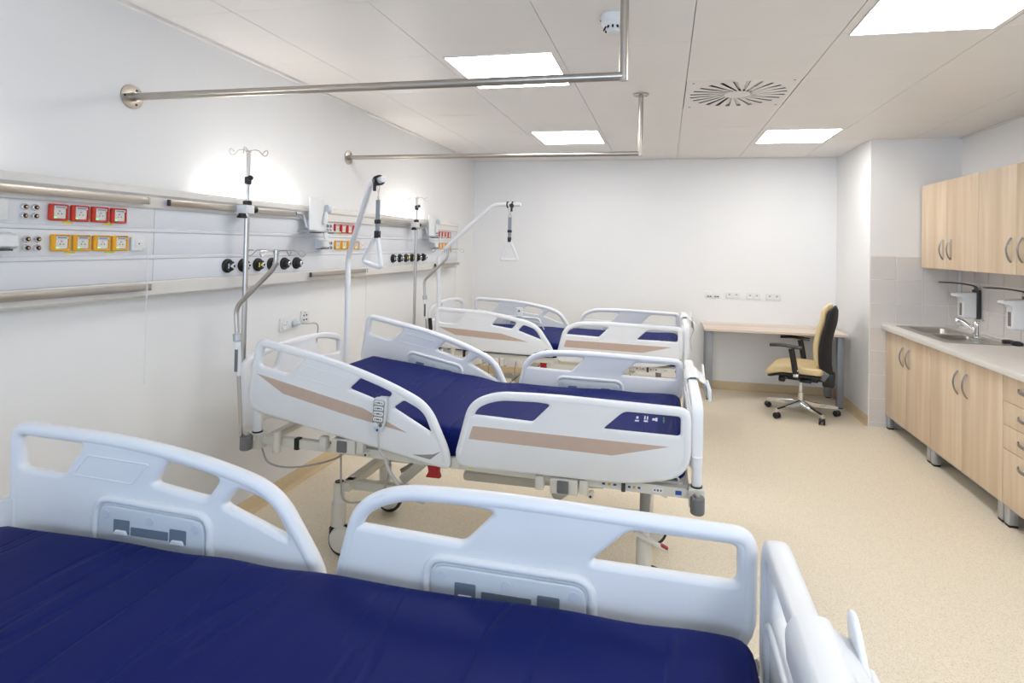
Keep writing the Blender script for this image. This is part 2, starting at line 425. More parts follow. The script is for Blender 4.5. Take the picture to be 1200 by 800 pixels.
def swirl_vent(cx_, cy_):
    t = thing('swirl_vent', 'square white ceiling vent plate with radial swirl slots', 'vent', (cx_, cy_, ZC))
    b = BM(); h = .331; holes = []; n = 24
    for k in range(n):
        a = 2 * math.pi * k / n; ca, sa = math.cos(a), math.sin(a); r0, r1, w0, w1 = .075, .298, .0065, .014
        sh = .03   # slots sit tangentially, giving the swirl
        pts = [(r0, -w0 + sh), (r1, -w1 + sh), (r1, w1 + sh), (r0, w0 + sh)]
        holes.append([Vector((cx_ + u * ca - v * sa, cy_ + u * sa + v * ca)) for u, v in pts])
    plate(b, rl([(cx_ - h, cy_ - h), (cx_ + h, cy_ - h), (cx_ + h, cy_ + h), (cx_ - h, cy_ + h)], .004, 2), holes, .0016, .0003,
          lambda u, v, w: (u, v, ZC + .0010 + w), 1)
    obj('face_plate', b, 'ceiling_panel', t)
    pbox('plenum_shade', (cx_ - .32, cy_ - .32, ZC + .0205), (cx_ + .32, cy_ + .32, ZC + .0215), 'black_plastic', t)  # thin black sheet standing in for the shade behind the slots
    for sx in (-1, 1):
        for sy in (-1, 1): pcyl('screw', (cx_ + sx * .29, cy_ + sy * .29, ZC - .0015), (cx_ + sx * .29, cy_ + sy * .29, ZC + .0005), .006, 'dark_plastic', t, n=8)
    for k in range(n):
        a = 2 * math.pi * k / n; rot = Matrix.Rotation(a, 3, 'Z') @ Matrix.Rotation(R(-17), 3, 'X')
        c = Matrix.Rotation(a, 3, 'Z') @ Vector((.191, .030, 0)) + Vector((cx_, cy_, ZC + .0115))
        b = BM(); bx(b, c, (.205, .024, .0012), 0, rot); obj('vane', b, 'ceiling_panel', t)
swirl_vent(.445, 3.7675)

def smoke_detector(x, y):
    t = thing('smoke_detector', 'round white smoke detector on the ceiling behind the rail drop', 'smoke detector', (x, y, ZC - .075))
    b = BM(); lathe(b, (x, y, ZC - .034), [(.058, 0), (.06, .004), (.06, .033)], 28); obj('base', b, 'plastic_white', t)
    b = BM(); lathe(b, (x, y, ZC - .075), [(.018, 0), (.028, .004), (.034, .02), (.052, .036), (.054, .042)], 28); obj('chamber', b, 'plastic_white', t)
    for k in range(12):
        a = 2 * math.pi * k / 12; d = Vector((math.cos(a), math.sin(a), 0))
        b = BM(); bx(b, Vector((x, y, ZC - .052)) + d * .0375, (.006, .008, .024), .001, Matrix.Rotation(a, 3, 'Z') @ Matrix.Rotation(R(-32), 3, 'Y')); obj('slot', b, 'black_plastic', t)
    for s in (-1, 1): pcyl('indicator', (x + s * .052, y - .026, ZC - .028), (x + s * .056, y - .028, ZC - .028), .004, 'red_plastic', t, n=8)
smoke_detector(-.235, 2.41)

def curtain_rail(y, z, xc, label):
    t = thing('curtain_rail', label, 'curtain rail', (XL, y, z))
    r = .0158
    pcyl('rail_tube', (XL + .003, y, z), (xc, y, z), r, 'steel_warm', t, n=20)
    pcyl('drop_tube', (xc, y, z - r), (xc, y, ZC - .004), r, 'steel_warm', t, n=20)
    b = BM(); lathe(b, (XL + .0005, y, z), [(.052, 0), (.052, .005), (.049, .006)], 32, (1, 0, 0)); fl = obj('wall_flange', b, 'steel_warm', t)
    b = BM(); cyl(b, (XL + .006, y, z), (XL + .03, y, z), .019, n=20); obj('socket', b, 'steel_warm', fl)
    for k in range(3):
        a = R(60 + 120 * k); pcyl('screw', (XL + .006, y + .036 * math.cos(a), z + .036 * math.sin(a)), (XL + .008, y + .036 * math.cos(a), z + .036 * math.sin(a)), .0055, 'dark_plastic', fl, n=8)
    b = BM(); lathe(b, (xc, y, ZC - .008), [(.05, 0), (.052, .002), (.052, .0075)], 32); fc = obj('ceiling_flange', b, 'steel_warm', t)
    for k in range(3):
        a = R(30 + 120 * k); pcyl('screw', (xc + .036 * math.cos(a), y + .036 * math.sin(a), ZC - .010), (xc + .036 * math.cos(a), y + .036 * math.sin(a), ZC - .008), .0055, 'dark_plastic', fc, n=8)
curtain_rail(1.985, 2.160, -.155, 'nearer steel curtain rail running from the wall disc to a ceiling drop')
curtain_rail(3.675, 2.164, -.170, 'farther thin steel curtain rail with its drop tube and ceiling disc in view')

# ================================================================== BED HEAD UNIT ON THE LEFT WALL
UX = -2.2            # front face
Y0, Y1 = .10, 5.655
def outlet(t, y, z, colour, w=.066, h=.062):
    """medical socket in a coloured frame"""
    b = BM(); o = rl([(y - w / 2, z - h / 2), (y + w / 2, z - h / 2), (y + w / 2, z + h / 2), (y - w / 2, z + h / 2)], .006, 3)
    iy0, iy1, iz0, iz1 = y - w / 2 + .015, y + w / 2 - .006, z - h / 2 + .008, z + h / 2 - .006
    plate(b, o, [rl([(iy0, iz0), (iy1, iz0), (iy1, iz1), (iy0, iz1)], .003, 2)], .012, .003, lambda u, v, q: (UX + .006 + q, u, v), 2)
    s = obj('socket', b, colour, t)
    pbox('insert', (UX + .0005, iy0 + .001, iz0 + .001), (UX + .007, iy1 - .001, iz1 - .012), 'plastic_white', s, .001)
    pbox('name_strip', (UX + .0005, iy0 + .001, iz1 - .011), (UX + .010, iy1 - .001, iz1 - .001), 'unit_white', s)
    pbox('name_print', (UX + .010, iy0 + .006, iz1 - .008), (UX + .0105, iy1 - .006, iz1 - .004), 'pocket_grey', s)
    c = ((iy0 + iy1) / 2, (iz0 + iz1) / 2 - .004)
    b = BM(); lathe(b, (UX + .007, *c), [(.0165, 0), (.0165, .0006), (.0145, .0008)], 20, (1, 0, 0)); obj('recess', b, 'unit_cream', s)
    for dy in (-.006, .006): pcyl('pin_hole', (UX + .007, c[0] + dy, c[1] - .002), (UX + .0082, c[0] + dy, c[1] - .002), .0022, 'black_plastic', s, n=8)
    pcyl('earth_pin', (UX + .007, c[0] - .002, c[1] + .008), (UX + .011, c[0] - .002, c[1] + .008), .003, 'steel', s, n=8)
    pbox('led', (UX + .007, iy0 + .003, iz0 + .002), (UX + .0085, iy0 + .012, iz0 + .006), 'green_led', s)
def jack(t, y, z):
    b = BM(); lathe(b, (UX, y, z), [(.0125, 0), (.0125, .006), (.0095, .010), (.0085, .010)], 18, (1, 0, 0)); j = obj('earthing_jack', b, 'chrome', t)
    b = BM(); lathe(b, (UX + .0095, y, z), [(.0075, 0), (.0075, .0012)], 14, (1, 0, 0)); obj('collar', b, 'black_plastic', j)
    b = BM(); lathe(b, (UX + .010, y, z), [(.0035, 0), (.0035, .0045)], 10, (1, 0, 0)); obj('pin', b, 'chrome', j)
def gas(t, y, z, colour):
    b = BM(); lathe(b, (UX, y, z), [(.036, 0), (.036, .008), (.033, .012), (.027, .014), (.026, .026), (.022, .03)], 26, (1, 0, 0)); g = obj('gas_outlet', b, 'black_plastic', t)
    b = BM(); lathe(b, (UX + .03, y, z), [(.0135, 0), (.0145, .003), (.0145, .012), (.012, .014), (.008, .014)], 18, (1, 0, 0)); obj('nozzle', b, 'chrome', g)
    b = BM(); lathe(b, (UX + .044, y, z), [(.0065, 0), (.0065, .0008)], 12, (1, 0, 0)); obj('bore', b, 'black_plastic', g)
    if colour: pbox('colour_mark', (UX + .0262, y - .023, z - .012), (UX + .0305, y - .0165, z + .012), colour, g)
def head_unit():
    t = thing('bed_head_unit', 'long white medical supply panel along the left wall behind the beds', 'supply panel', (XL, (Y0 + Y1) / 2, 1.285))
    b = BM(); b2(b, (XL, Y0, 1.30), (UX - .008, Y1, 1.742)); obj('backing', b, 'groove_grey', t)
    secs = [(Y0, 2.034), (2.036, 3.868), (3.870, Y1)]
    for z0, z1 in ((1.590, 1.676), (1.474, 1.572), (1.360, 1.456)):
        for a, c in secs: pbox('front_panel', (UX - .012, a, z0), (UX, c, z1), 'unit_white', t, .002)
    for z0, z1 in ((1.572, 1.590), (1.456, 1.474)):
        b = BM()
        prof = [(UX - .008, z0), (UX + .001, z0), (UX + .006, z0 + .003), (UX + .006, z1 - .004), (UX + .001, z1), (UX - .008, z1)]
        rs = [[b.verts.new((x, yy, z)) for x, z in prof] for yy in (Y0, Y1)]; bridge(b, rs[0], rs[1]); b.faces.new(rs[0][::-1]); b.faces.new(rs[1])
        obj('dividing_profile', b, 'unit_white', t, sharp=20)
    # sloping lower cover and the upper lamp trough
    b = BM(); prof = [(XL + .001, 1.285), (UX - .03, 1.285), (UX + .004, 1.300), (UX + .010, 1.354), (UX + .002, 1.359), (XL + .001, 1.359)]
    rs = [[b.verts.new((x, yy, z)) for x, z in prof] for yy in (Y0, Y1)]; bridge(b, rs[0], rs[1]); b.faces.new(rs[0][::-1]); b.faces.new(rs[1]); obj('lower_cover', b, 'unit_cream', t, sharp=25)
    b = BM(); prof = [(XL + .001, 1.742), (UX - .008, 1.740), (UX - .008, 1.676), (UX + .006, 1.676), (UX + .012, 1.682), (UX + .013, 1.726), (UX + .022, 1.736), (UX + .020, 1.756), (UX - .002, 1.768), (UX - .006, 1.764), (UX - .006, 1.750), (XL + .001, 1.750)]
    rs = [[b.verts.new((x, yy, z)) for x, z in prof] for yy in (Y0, Y1)]; bridge(b, rs[0], rs[1]); b.faces.new(rs[0][::-1]); b.faces.new(rs[1]); obj('lamp_trough', b, 'unit_cream', t, sharp=25)
    for yc in (1.08, 2.70, 4.56):
        b = BM(); b2(b, (XL + .030, yc - .30, 1.7505), (XL + .056, yc + .30, 1.7555)); obj('uplight', b, 'uplight_tube', t)
    for yy in (Y0, Y1):   # end caps
        s = -1 if yy == Y0 else 1
        pbox('end_cap', (XL + .001, min(yy, yy + s * .006), 1.290), (UX + .006, max(yy, yy + s * .006), 1.764), 'unit_white', t, .002)
    # stainless equipment rails, upper and lower
    def rail(a, c, zc_):
        r = pbox('equipment_rail', (UX + .026, a, zc_ - .0135), (UX + .036, c, zc_ + .0135), 'steel_warm', t, .001)
        for q in (a, c): pbox('end_stop', (UX + .024, q - .004, zc_ - .0145), (UX + .038, q + .004, zc_ + .0145), 'dark_plastic' if q == a else 'steel', r, .001)
        n = max(2, int((c - a) / .5) + 1)
        for k in range(n):
            q = a + .06 + (c - a - .12) * k / (n - 1); pbox('rail_spacer', (UX - .001, q - .012, zc_ - .008), (UX + .027, q + .012, zc_ + .008), 'grey_metal', r)
    for a, c in ((Y0 + .01, 1.976), (2.076, 2.930), (3.92, 4.70)): rail(a, c, 1.706)
    for a, c in ((Y0 + .01, 1.994), (3.10, 3.77), (5.02, 5.64)): rail(a, c, 1.336)
    # sockets, earthing jacks and gas outlets of the three bed places
    for base, pitch in ((1.636, .0765), (3.412, .0775), (5.190, .0775)):
        for k in range(4):
            outlet(t, base + k * pitch, 1.636, 'red_frame'); outlet(t, base + .010 + k * pitch, 1.524, 'yellow_frame')
        for k in (0, 2):
            for z, dz in ((1.636, .036), (1.524, .036)):
                yy = base + (k + .5) * pitch + (.0 if z > 1.6 else .01)
                pbox('yellow_tag', (UX, yy - .018, z - dz - .004), (UX + .002, yy + .018, z - dz + .003), 'yellow_label', t)
        for dz0 in (1.6335, 1.5205):
            for dy in (-.109, -.075):
                for dz in (-.0155, .0155): jack(t, base + dy + (.01 if dz0 < 1.6 else 0), dz0 + dz)
        # handset dock left of the jacks
        yy = base - .188; b = BM()
        prof = [(UX, 1.500), (UX + .03, 1.500), (UX + .055, 1.512), (UX + .05, 1.548), (UX + .012, 1.560), (UX, 1.560)]
        rs = [[b.verts.new((x, q, z)) for x, z in prof] for q in (yy - .045, yy + .03)]; bridge(b, rs[0], rs[1]); b.faces.new(rs[0][::-1]); b.faces.new(rs[1])
        dk = obj('handset_dock', b, 'plastic_white', t, sharp=25)
        pbox('dock_port', (UX + .002, yy - .03, 1.496), (UX + .045, yy + .02, 1.502), 'dark_plastic', dk)
        pl = pbox('blank_plate', (UX, yy - .06, 1.599), (UX + .006, yy + .03, 1.675), 'plastic_white', t, .002)
        pcyl('plate_hole', (UX + .006, yy, 1.637), (UX + .0068, yy, 1.637), .004, 'dark_plastic', pl, n=8)
        sw = pbox('cord_switch', (UX, base + .288, 1.494), (UX + .012, base + .346, 1.550), 'plastic_white', t, .003)
        pbox('switch_rocker', (UX + .012, base + .30, 1.506), (UX + .0145, base + .334, 1.540), 'plastic_white', sw, .001)
        pcyl('switch_dot', (UX + .0145, base + .317, 1.523), (UX + .0155, base + .317, 1.523), .003, 'dark_plastic', sw, n=8)
        pcyl('pull_cord', (UX + .041, base + .335, 1.497), (UX + .041, base + .335, .93), .0016, 'plastic_white', sw, n=6)
        pcyl('cord_arm', (UX + .01, base + .335, 1.499), (UX + .042, base + .335, 1.499), .003, 'plastic_white', sw, n=6)
    cols = ['print_white', 'print_white', 'yellow_label', 'yellow_label', None, None]
    for k, c in enumerate(cols): gas(t, 2.455 + k * .1085, 1.412, c); gas(t, 4.222 + k * .116, 1.416, c)
head_unit()

def wire_loop(c, d, s, L):
    """one bag hook: a wire running out from c along d and ending in an open loop"""
    d = Vector(d).normalized(); u = Vector((0, 0, 1)); q = u.cross(d)
    pts = [Vector(c), Vector(c) + d * L * .3 + u * .010, Vector(c) + d * L * .6 + u * .006, Vector(c) + d * L * .78 - u * .012, Vector(c) + d * L * .95 - u * .018 + q * .006,
           Vector(c) + d * L * 1.06 - u * .004 + q * .010, Vector(c) + d * L + u * .012 + q * .012, Vector(c) + d * L * .84 + u * .006 + q * .016, Vector(c) + d * L * .72 - u * .006 + q * .018]
    return spline(pts, 5)
def iv_pole(y, zb, zt, label):
    x = UX + .072
    t = thing('infusion_pole', label, 'infusion pole', (x, y, zb), 'wall rail infusion poles')
    pcyl('outer_tube', (x, y, zb), (x, y, 1.72), .0125, 'steel', t, bev=.002)
    pcyl('inner_tube', (x, y, 1.72), (x, y, zt), .0095, 'steel', t)
    c = pbox('rail_clamp', (UX + .022, y - .03, 1.683), (x + .02, y + .03, 1.728), 'plastic_white', t, .004)
    pcyl('clamp_ring', (x, y, 1.728), (x, y, 1.75), .021, 'black_plastic', c, bev=.003)
    pcyl('clamp_knob', (x, y + .03, 1.708), (x + .004, y + .062, 1.706), .017, 'black_plastic', c, bev=.004)
    pcyl('clamp_foot', (x - .01, y - .022, 1.660), (x - .01, y - .022, 1.684), .026, 'black_plastic', c, r1=.016, bev=.003)
    b = BM(); cyl(b, (x, y, 1.835), (x, y, 1.875), .017, bev=.003); cyl(b, (x + .012, y - .006, 1.86), (x + .034, y - .022, 1.868), .009, .014, bev=.002); obj('height_clamp', b, 'black_plastic', t)
    b = BM(); cyl(b, (x, y, zt - .006), (x, y, zt + .006), .013, bev=.002); obj('hook_hub', b, 'steel', t)
    for a in (20, 110, 200, 290):
        b = BM(); tube(b, wire_loop((x, y, zt), (math.cos(R(a)), math.sin(R(a)), 0), 1, .085), .0024, 6); obj('bag_hook', b, 'steel', t)
iv_pole(2.50, .80, 2.005, 'tall wall-mounted infusion pole above the middle bed, nearest of the two')
iv_pole(4.50, .80, 1.935, 'tall wall-mounted infusion pole beside the far bed')

def equipment_holder(y, label):
    x = UX + .05
    t = thing('equipment_holder', label, 'holder', (x, y, 1.59), 'equipment holders on the supply panel')
    b = BM(); plate(b, rl([(y - .075, 1.615), (y + .075, 1.615), (y + .075, 1.815), (y - .075, 1.815)], .008, 3), [], .008, .002, lambda u, v, w: (x + .012 + w, u, v), 2); obj('back_plate', b, 'plastic_white', t)
    b = BM(); tube(b, bend([(UX + .031, y - .16, 1.712), (UX + .031, y - .085, 1.712), (UX + .050, y - .075, 1.63)], .05), .0105, 10); obj('support_arm', b, 'alu', t)
    b = BM(); plate(b, rl([(x - .02, y - .15), (x + .13, y - .18), (x + .13, y + .10), (x - .02, y + .11)], .02, 4), [], .010, .003, lambda u, v, w: (u, v, 1.607 + w), 2); obj('shelf', b, 'alu', t)
    for dy in (-.09, .04): pbox('shelf_slot', (x + .05, y + dy - .03, 1.597), (x + .09, y + dy + .03, 1.6015), 'dark_plastic', t)
    b = BM(); lathe(b, (x + .02, y + .085, 1.755), [(.02, 0), (.028, .004), (.03, .02), (.022, .032), (.015, .034)], 18, (.35, 1, 0)); obj('knob', b, 'plate_grey', t)
    b = BM(); plate(b, rl([(y + .045, 1.655), (y + .085, 1.655), (y + .083, 1.72), (y + .068, 1.74)], .008, 3), [], .016, .004, lambda u, v, w: (x + .03 + w, u, v), 2); obj('hanging_hook', b, 'plastic_white', t)
    pcyl('wheel', (x + .115, y - .06, 1.585), (x + .125, y - .06, 1.585), .022, 'plastic_white', t, bev=.002)
equipment_holder(3.10, 'white plate holder with small tray on the supply panel left of the lifting pole')
equipment_holder(4.86, 'white plate holder with small tray beside the far infusion pole')

def wall_socket(y, z, name, label, n=2, holes=True):
    t = thing(name, label, 'socket', (XL, y, z - .04))
    w = .081 * n
    pbox('frame', (XL, y - w / 2, z - .0405), (XL + .009, y + w / 2, z + .0405), 'plastic_white', t, .002)
    for k in range(n):
        yy = y - w / 2 + .081 * (k + .5)
        b = BM(); lathe(b, (XL + .009, yy, z), [(.03, 0), (.03, .003), (.026, .004), (.024, .0015)], 24, (1, 0, 0)); s = obj('socket_insert', b, 'plastic_white', t)
        for dy in (-.0095, .0095): pcyl('pin_hole', (XL + .0105, yy + dy, z), (XL + .0118, yy + dy, z), .0026, 'black_plastic', s, n=8)
    return t
wall_socket(3.052, 1.030, 'wall_socket', 'white double wall socket with a grey plug under the supply panel')
t = thing('equipotential_socket', 'small white multi-pin wall outlet right of the plugged double socket', 'socket', (XL, 3.21, 1.02))
pbox('frame', (XL, 3.172, 1.018), (XL + .008, 3.250, 1.095), 'plastic_white', t, .002)
for k, (dy, dz) in enumerate(((-.015, .012), (.012, .012), (-.015, -.016), (.012, -.016))):
    pcyl('pin_hole', (XL + .008, 3.211 + dy, 1.054 + dz), (XL + .0095, 3.211 + dy, 1.054 + dz), .006, 'dark_plastic', t, n=10)
pbox('label', (XL + .008, 3.203, 1.080), (XL + .0088, 3.216, 1.090), 'yellow_label', t)
t = thing('power_plug', 'light grey plug and cable in the double wall socket', 'plug', (XL + .012, 3.092, 1.03))
b = BM(); lathe(b, (XL + .0135, 3.092, 1.03), [(.017, 0), (.0185, .006), (.0185, .02), (.012, .034), (.006, .05)], 18, (1, 0, 0)); obj('plug_body', b, 'plate_grey', t)
b = BM(); tube(b, spline([(XL + .055, 3.092, 1.03), (XL + .09, 3.12, 1.028), (XL + .10, 3.19, 1.02), (XL + .085, 3.235, .985), (XL + .07, 3.245, .90), (XL + .06, 3.245, .80), (XL + .06, 3.2, .62)]), .0045, 8); obj('cable', b, 'cable_grey', t)
# outlets on the back wall above the desk
def back_outlet(x0, x1, z0, z1, kind, label):
    t = thing('wall_outlet', label, 'outlet', ((x0 + x1) / 2, YB, z0), 'outlets above the desk')
    pbox('frame', (x0, YB - .009, z0), (x1, YB, z1), 'plastic_white', t, .002)
    for k in range(2):
        xc = x0 + (x1 - x0) * (.27 + .46 * k); zc_ = (z0 + z1) / 2
        if kind == 'data':
            m = pbox('data_insert', (xc - .03, YB - .013, zc_ - .03), (xc + .03, YB - .009, zc_ + .03), 'plastic_white', t, .002)
            for d in (-.013, .013): pbox('port', (xc + d - .009, YB - .0145, zc_ - .027), (xc + d + .009, YB - .0125, zc_ - .015), 'black_plastic', m)
        else:
            b = BM(); lathe(b, (xc, YB - .009, zc_), [(.031, 0), (.031, .003), (.027, .004), (.025, .001)], 22, (0, -1, 0)); m = obj('socket_insert', b, 'plastic_white', t)
            b = BM(); bx(b, (xc, YB - .011, zc_ + .006), (.018, .002, .012), .002); obj('socket_face', b, 'grey_metal', m)
back_outlet(.446, .618, 1.000, 1.078, 'data', 'white double data outlet with dark ports, leftmost above the desk')
back_outlet(.664, .822, 1.000, 1.078, 'power', 'white double socket directly right of the data outlet')
back_outlet(.880, 1.036, .998, 1.076, 'power', 'white double socket between two others above the desk')
back_outlet(1.084, 1.246, .996, 1.074, 'power', 'white double socket nearest the office chair backrest')

# ================================================================== KITCHEN
CF = 1.930           # cabinet front plane
def bow_handle(t, x, y, z0, z1, vert=True, L=None, d=-1):
    b = BM(); pts = []
    for k in range(13):
        s = k / 12; bow = math.sin(math.pi * s)
        pts.append((x - .001 - .028 * bow ** .8, y, z0 + (z1 - z0) * s) if vert else (x - .001 - .028 * bow ** .8, z0 + (z1 - z0) * s, y))
    tube(b, pts, .0045, 8, rb=.010, up=(1, 0, 0)); return obj('handle', b, 'handle_steel', t)
def base_cabinet(y0, y1, label):
    t = thing('base_cabinet', label, 'cabinet', (2.22, (y0 + y1) / 2, 0))
    pbox('carcass', (CF + .02, y0 + .001, .112), (XR - .012, y1 - .001, .864), 'alu', t)
    ym = (y0 + y1) / 2
    for k, (a, c) in enumerate(((ym + .0015, y1 - .002), (y0 + .002, ym - .0015))):
        d = pbox('door', (CF, a, .120), (CF + .019, c, .858), 'maple', t, .001)
        hy = ym + .058 if k == 0 else ym - .058
        bow_handle(d, CF, hy, .612, .766)
    pbox('plinth_strip', (CF + .004, y0 + .002, .112), (CF + .022, y1 - .002, .1195), 'alu', t)
    for yy in (y0 + .03, y1 - .03):
        lg = pbox('leg', (CF + .005, yy - .025, .014), (CF + .055, yy + .025, .112), 'alu', t, .004)
        pbox('foot', (CF + .006, yy - .024, 0), (CF + .054, yy + .024, .0145), 'black_plastic', lg, .004)
base_cabinet(4.584, YP - .012, 'light maple two-door base cabinet under the sink, against the tiled wall end')
base_cabinet(3.686, 4.582, 'light maple two-door base cabinet between sink cabinet and drawers')
def drawer_unit(y0, y1):
    t = thing('drawer_unit', 'light maple drawer unit at the right edge of the counter', 'drawers', (2.22, (y0 + y1) / 2, 0))
    pbox('carcass', (CF + .02, y0 + .001, .112), (XR - .012, y1 - .001, .864), 'alu', t)
    for z0, z1 in ((.709, .858), (.574, .706), (.437, .571), (.120, .434)):
        d = pbox('drawer', (CF, y0 + .002, z0), (CF + .019, y1 - .002, z1), 'maple', t, .001)
        zc_ = z1 - .062; bow_handle(d, CF, zc_, (y0 + y1) / 2 - .08, (y0 + y1) / 2 + .08, False)
    pbox('plinth_strip', (CF + .004, y0 + .002, .112), (CF + .022, y1 - .002, .1195), 'alu', t)
    for yy in (y0 + .03, y1 - .03):
        lg = pbox('leg', (CF + .005, yy - .025, .014), (CF + .055, yy + .025, .112), 'alu', t, .004)
        pbox('foot', (CF + .006, yy - .024, 0), (CF + .054, yy + .024, .0145), 'black_plastic', lg, .004)
drawer_unit(3.236, 3.684)
def worktop():
    t = thing('worktop', 'off-white laminate worktop running over the base cabinets', 'worktop', (2.2, 4.33, .866))
    z0, z1 = .866, .905
    outer = rl([(1.889, 3.22), (XR - .012, 3.22), (XR - .012, YP - .012), (1.889, YP - .012)], .004, 2)
    hole = rl([(2.035, 4.56), (2.375, 4.56), (2.375, 5.31), (2.035, 5.31)], .05, 4)
    b = BM(); plate(b, outer, [hole], z1 - z0, .004, lambda u, v, w: (u, v, (z0 + z1) / 2 + w), 2); obj('slab', b, 'worktop', t)
    pbox('upstand', (XR - .03, 3.22, z1), (XR - .011, YP - .014, z1 + .022), 'worktop', t, .003)
    pbox('upstand', (1.90, YP - .026, z1), (XR - .031, YP - .0115, z1 + .016), 'worktop', t, .003)
worktop()
def sink():
    t = thing('sink', 'stainless steel inset sink with bowl and drainer beside the tiled wall', 'sink', (2.2, 4.93, .78))
    z = .905
    outer = rl([(1.985, 4.49), (2.41, 4.49), (2.41, 5.375), (1.985, 5.375)], .03, 4)
    bowl = rl([(2.045, 4.96), (2.335, 4.96), (2.335, 5.30), (2.045, 5.30)], .05, 5)
    small = rl([(2.06, 4.57), (2.33, 4.57), (2.33, 4.90), (2.06, 4.90)], .05, 5)
    b = BM(); plate(b, outer, [bowl, small], .004, .0015, lambda u, v, w: (u, v, z + .002 + w), 2); obj('rim', b, 'steel_sink', t)
    for nm, L, dep in (('bowl', bowl, .115), ('drainer', small, .025)):
        b = BM(); L = L if area2(L) > 0 else L[::-1]; rs = []
        for o, h in ((-.002, .001), (.0, -.004), (.012, -dep + .02), (.02, -dep + .006), (.035, -dep)):
            rs.append([b.verts.new((q.x, q.y, z + .002 + h)) for q in offs(L, o)])
        for i in range(len(rs) - 1): bridge(b, rs[i], rs[i + 1])
        b.faces.new(rs[-1]); bo = obj(nm, b, 'steel_sink', t)
        c = sum((q for q in L), Vector((0, 0))) / len(L)
        b = BM(); lathe(b, (c.x, c.y, z - dep + .002), [(.03, 0), (.03, .003), (.022, .0035)], 20); obj('drain', b, 'chrome', bo)
sink()
def faucet(x, y):
    z = .909
    t = thing('mixer_tap', 'chrome single-lever mixer tap behind the sink', 'tap', (x, y, z))
    b = BM(); lathe(b, (x, y, z), [(.03, 0), (.03, .006), (.024, .012), (.022, .06), (.026, .085), (.026, .1), (.02, .115), (.008, .122)], 22); obj('body', b, 'chrome', t)
    b = BM(); tube(b, spline([(x, y, z + .03), (x - .045, y + .015, z + .075), (x - .085, y + .03, z + .112), (x - .112, y + .038, z + .122), (x - .125, y + .042, z + .110)]), .0165, 12); obj('spout', b, 'chrome', t)
    b = BM(); tube(b, spline([(x, y, z + .112), (x + .01, y - .03, z + .128), (x + .012, y - .075, z + .135)]), .008, 10, rb=.005); obj('lever', b, 'chrome', t)
faucet(2.365, 4.86)
def plug_chain():
    t = thing('sink_plug', 'black rubber sink plug lying on the worktop behind the drainer', 'sink plug', (2.455, 4.56, .905))
    b = BM(); lathe(b, (2.445, 4.61, .9055), [(.032, 0), (.038, .006), (.038, .02), (.02, .026)], 18); obj('disc', b, 'black_plastic', t)
    b = BM(); lathe(b, (2.45, 4.52, .9055), [(.030, 0), (.036, .006), (.036, .022), (.018, .03)], 18); obj('knob', b, 'black_plastic', t)
    b = BM(); tube(b, spline([(2.45, 4.585, .915), (2.455, 4.56, .922), (2.46, 4.535, .916)]), .006, 8); obj('link', b, 'black_plastic', t)
plug_chain()
def wall_cabinet(y0, y1, label):
    x0, z0, z1 = 2.200, 1.419, 2.132
    t = thing('wall_cabinet', label, 'cabinet', (2.36, (y0 + y1) / 2, z0))
    pbox('carcass', (x0 + .019, y0 + .001, z0), (XR - .012, y1 - .001, z1), 'maple', t)
    ym = (y0 + y1) / 2
    for k, (a, c) in enumerate(((ym + .0015, y1 - .001), (y0 + .001, ym - .0015))):
        d = pbox('door', (x0, a, z0), (x0 + .018, c, z1), 'maple', t, .001)
        bow_handle(d, x0, ym + .06 if k == 0 else ym - .06, 1.498, 1.657)
wall_cabinet(4.517, YP - .014, 'light maple two-door wall cabinet next to the tiled wall end')
wall_cabinet(3.620, 4.515, 'light maple two-door wall cabinet cut by the right picture edge')
def dispenser(y, label):
    xw = XR - .0105; z = 1.02
    t = thing('soap_dispenser', label, 'dispenser', (xw, y, z), 'elbow-lever dispensers over the sink')
    pbox('wall_bracket', (xw - .035, y - .038, z), (xw, y + .038, z + .235), 'dark_plastic', t, .006)
    b = BM()
    prof = [(xw - .034, z + .005), (xw - .125, z + .005), (xw - .13, z + .012), (xw - .13, z + .155), (xw - .145, z + .17), (xw - .185, z + .178), (xw - .19, z + .19), (xw - .185, z + .205), (xw - .06, z + .215), (xw - .034, z + .215)]
    plate(b, rl([(p[0], p[1]) for p in prof], .006, 3), [], .084, .008, lambda u, v, w: (u, y + w, v), 2); bd = obj('body', b, 'plastic_white', t)
    pbox('level_window', (xw - .1312, y - .018, z + .025), (xw - .1295, y + .018, z + .125), 'smoked_window', bd)
    b = BM(); tube(b, spline([(xw - .02, y, z + .23), (xw - .025, y, z + .258), (xw - .06, y, z + .272), (xw - .16, y, z + .286), (xw - .26, y, z + .290), (xw - .285, y, z + .290)], 5), .028, 10, rb=.006, up=(0, 1, 0)); obj('elbow_lever', b, 'dark_plastic', t)
dispenser(5.13, 'white soap dispenser with grey elbow lever, nearest the tiled wall end')
dispenser(4.475, 'white soap dispenser with grey elbow lever, nearest the picture edge')
b = BM(); b2(b, (XR - .034, YP - .03, .93), (XR - .0105, YP - .0105, 1.415)); tag(obj('pipe_cover', b, 'plastic_white'), 'narrow white vertical cover strip in the tiled corner under the wall cabinet', 'pipe cover')

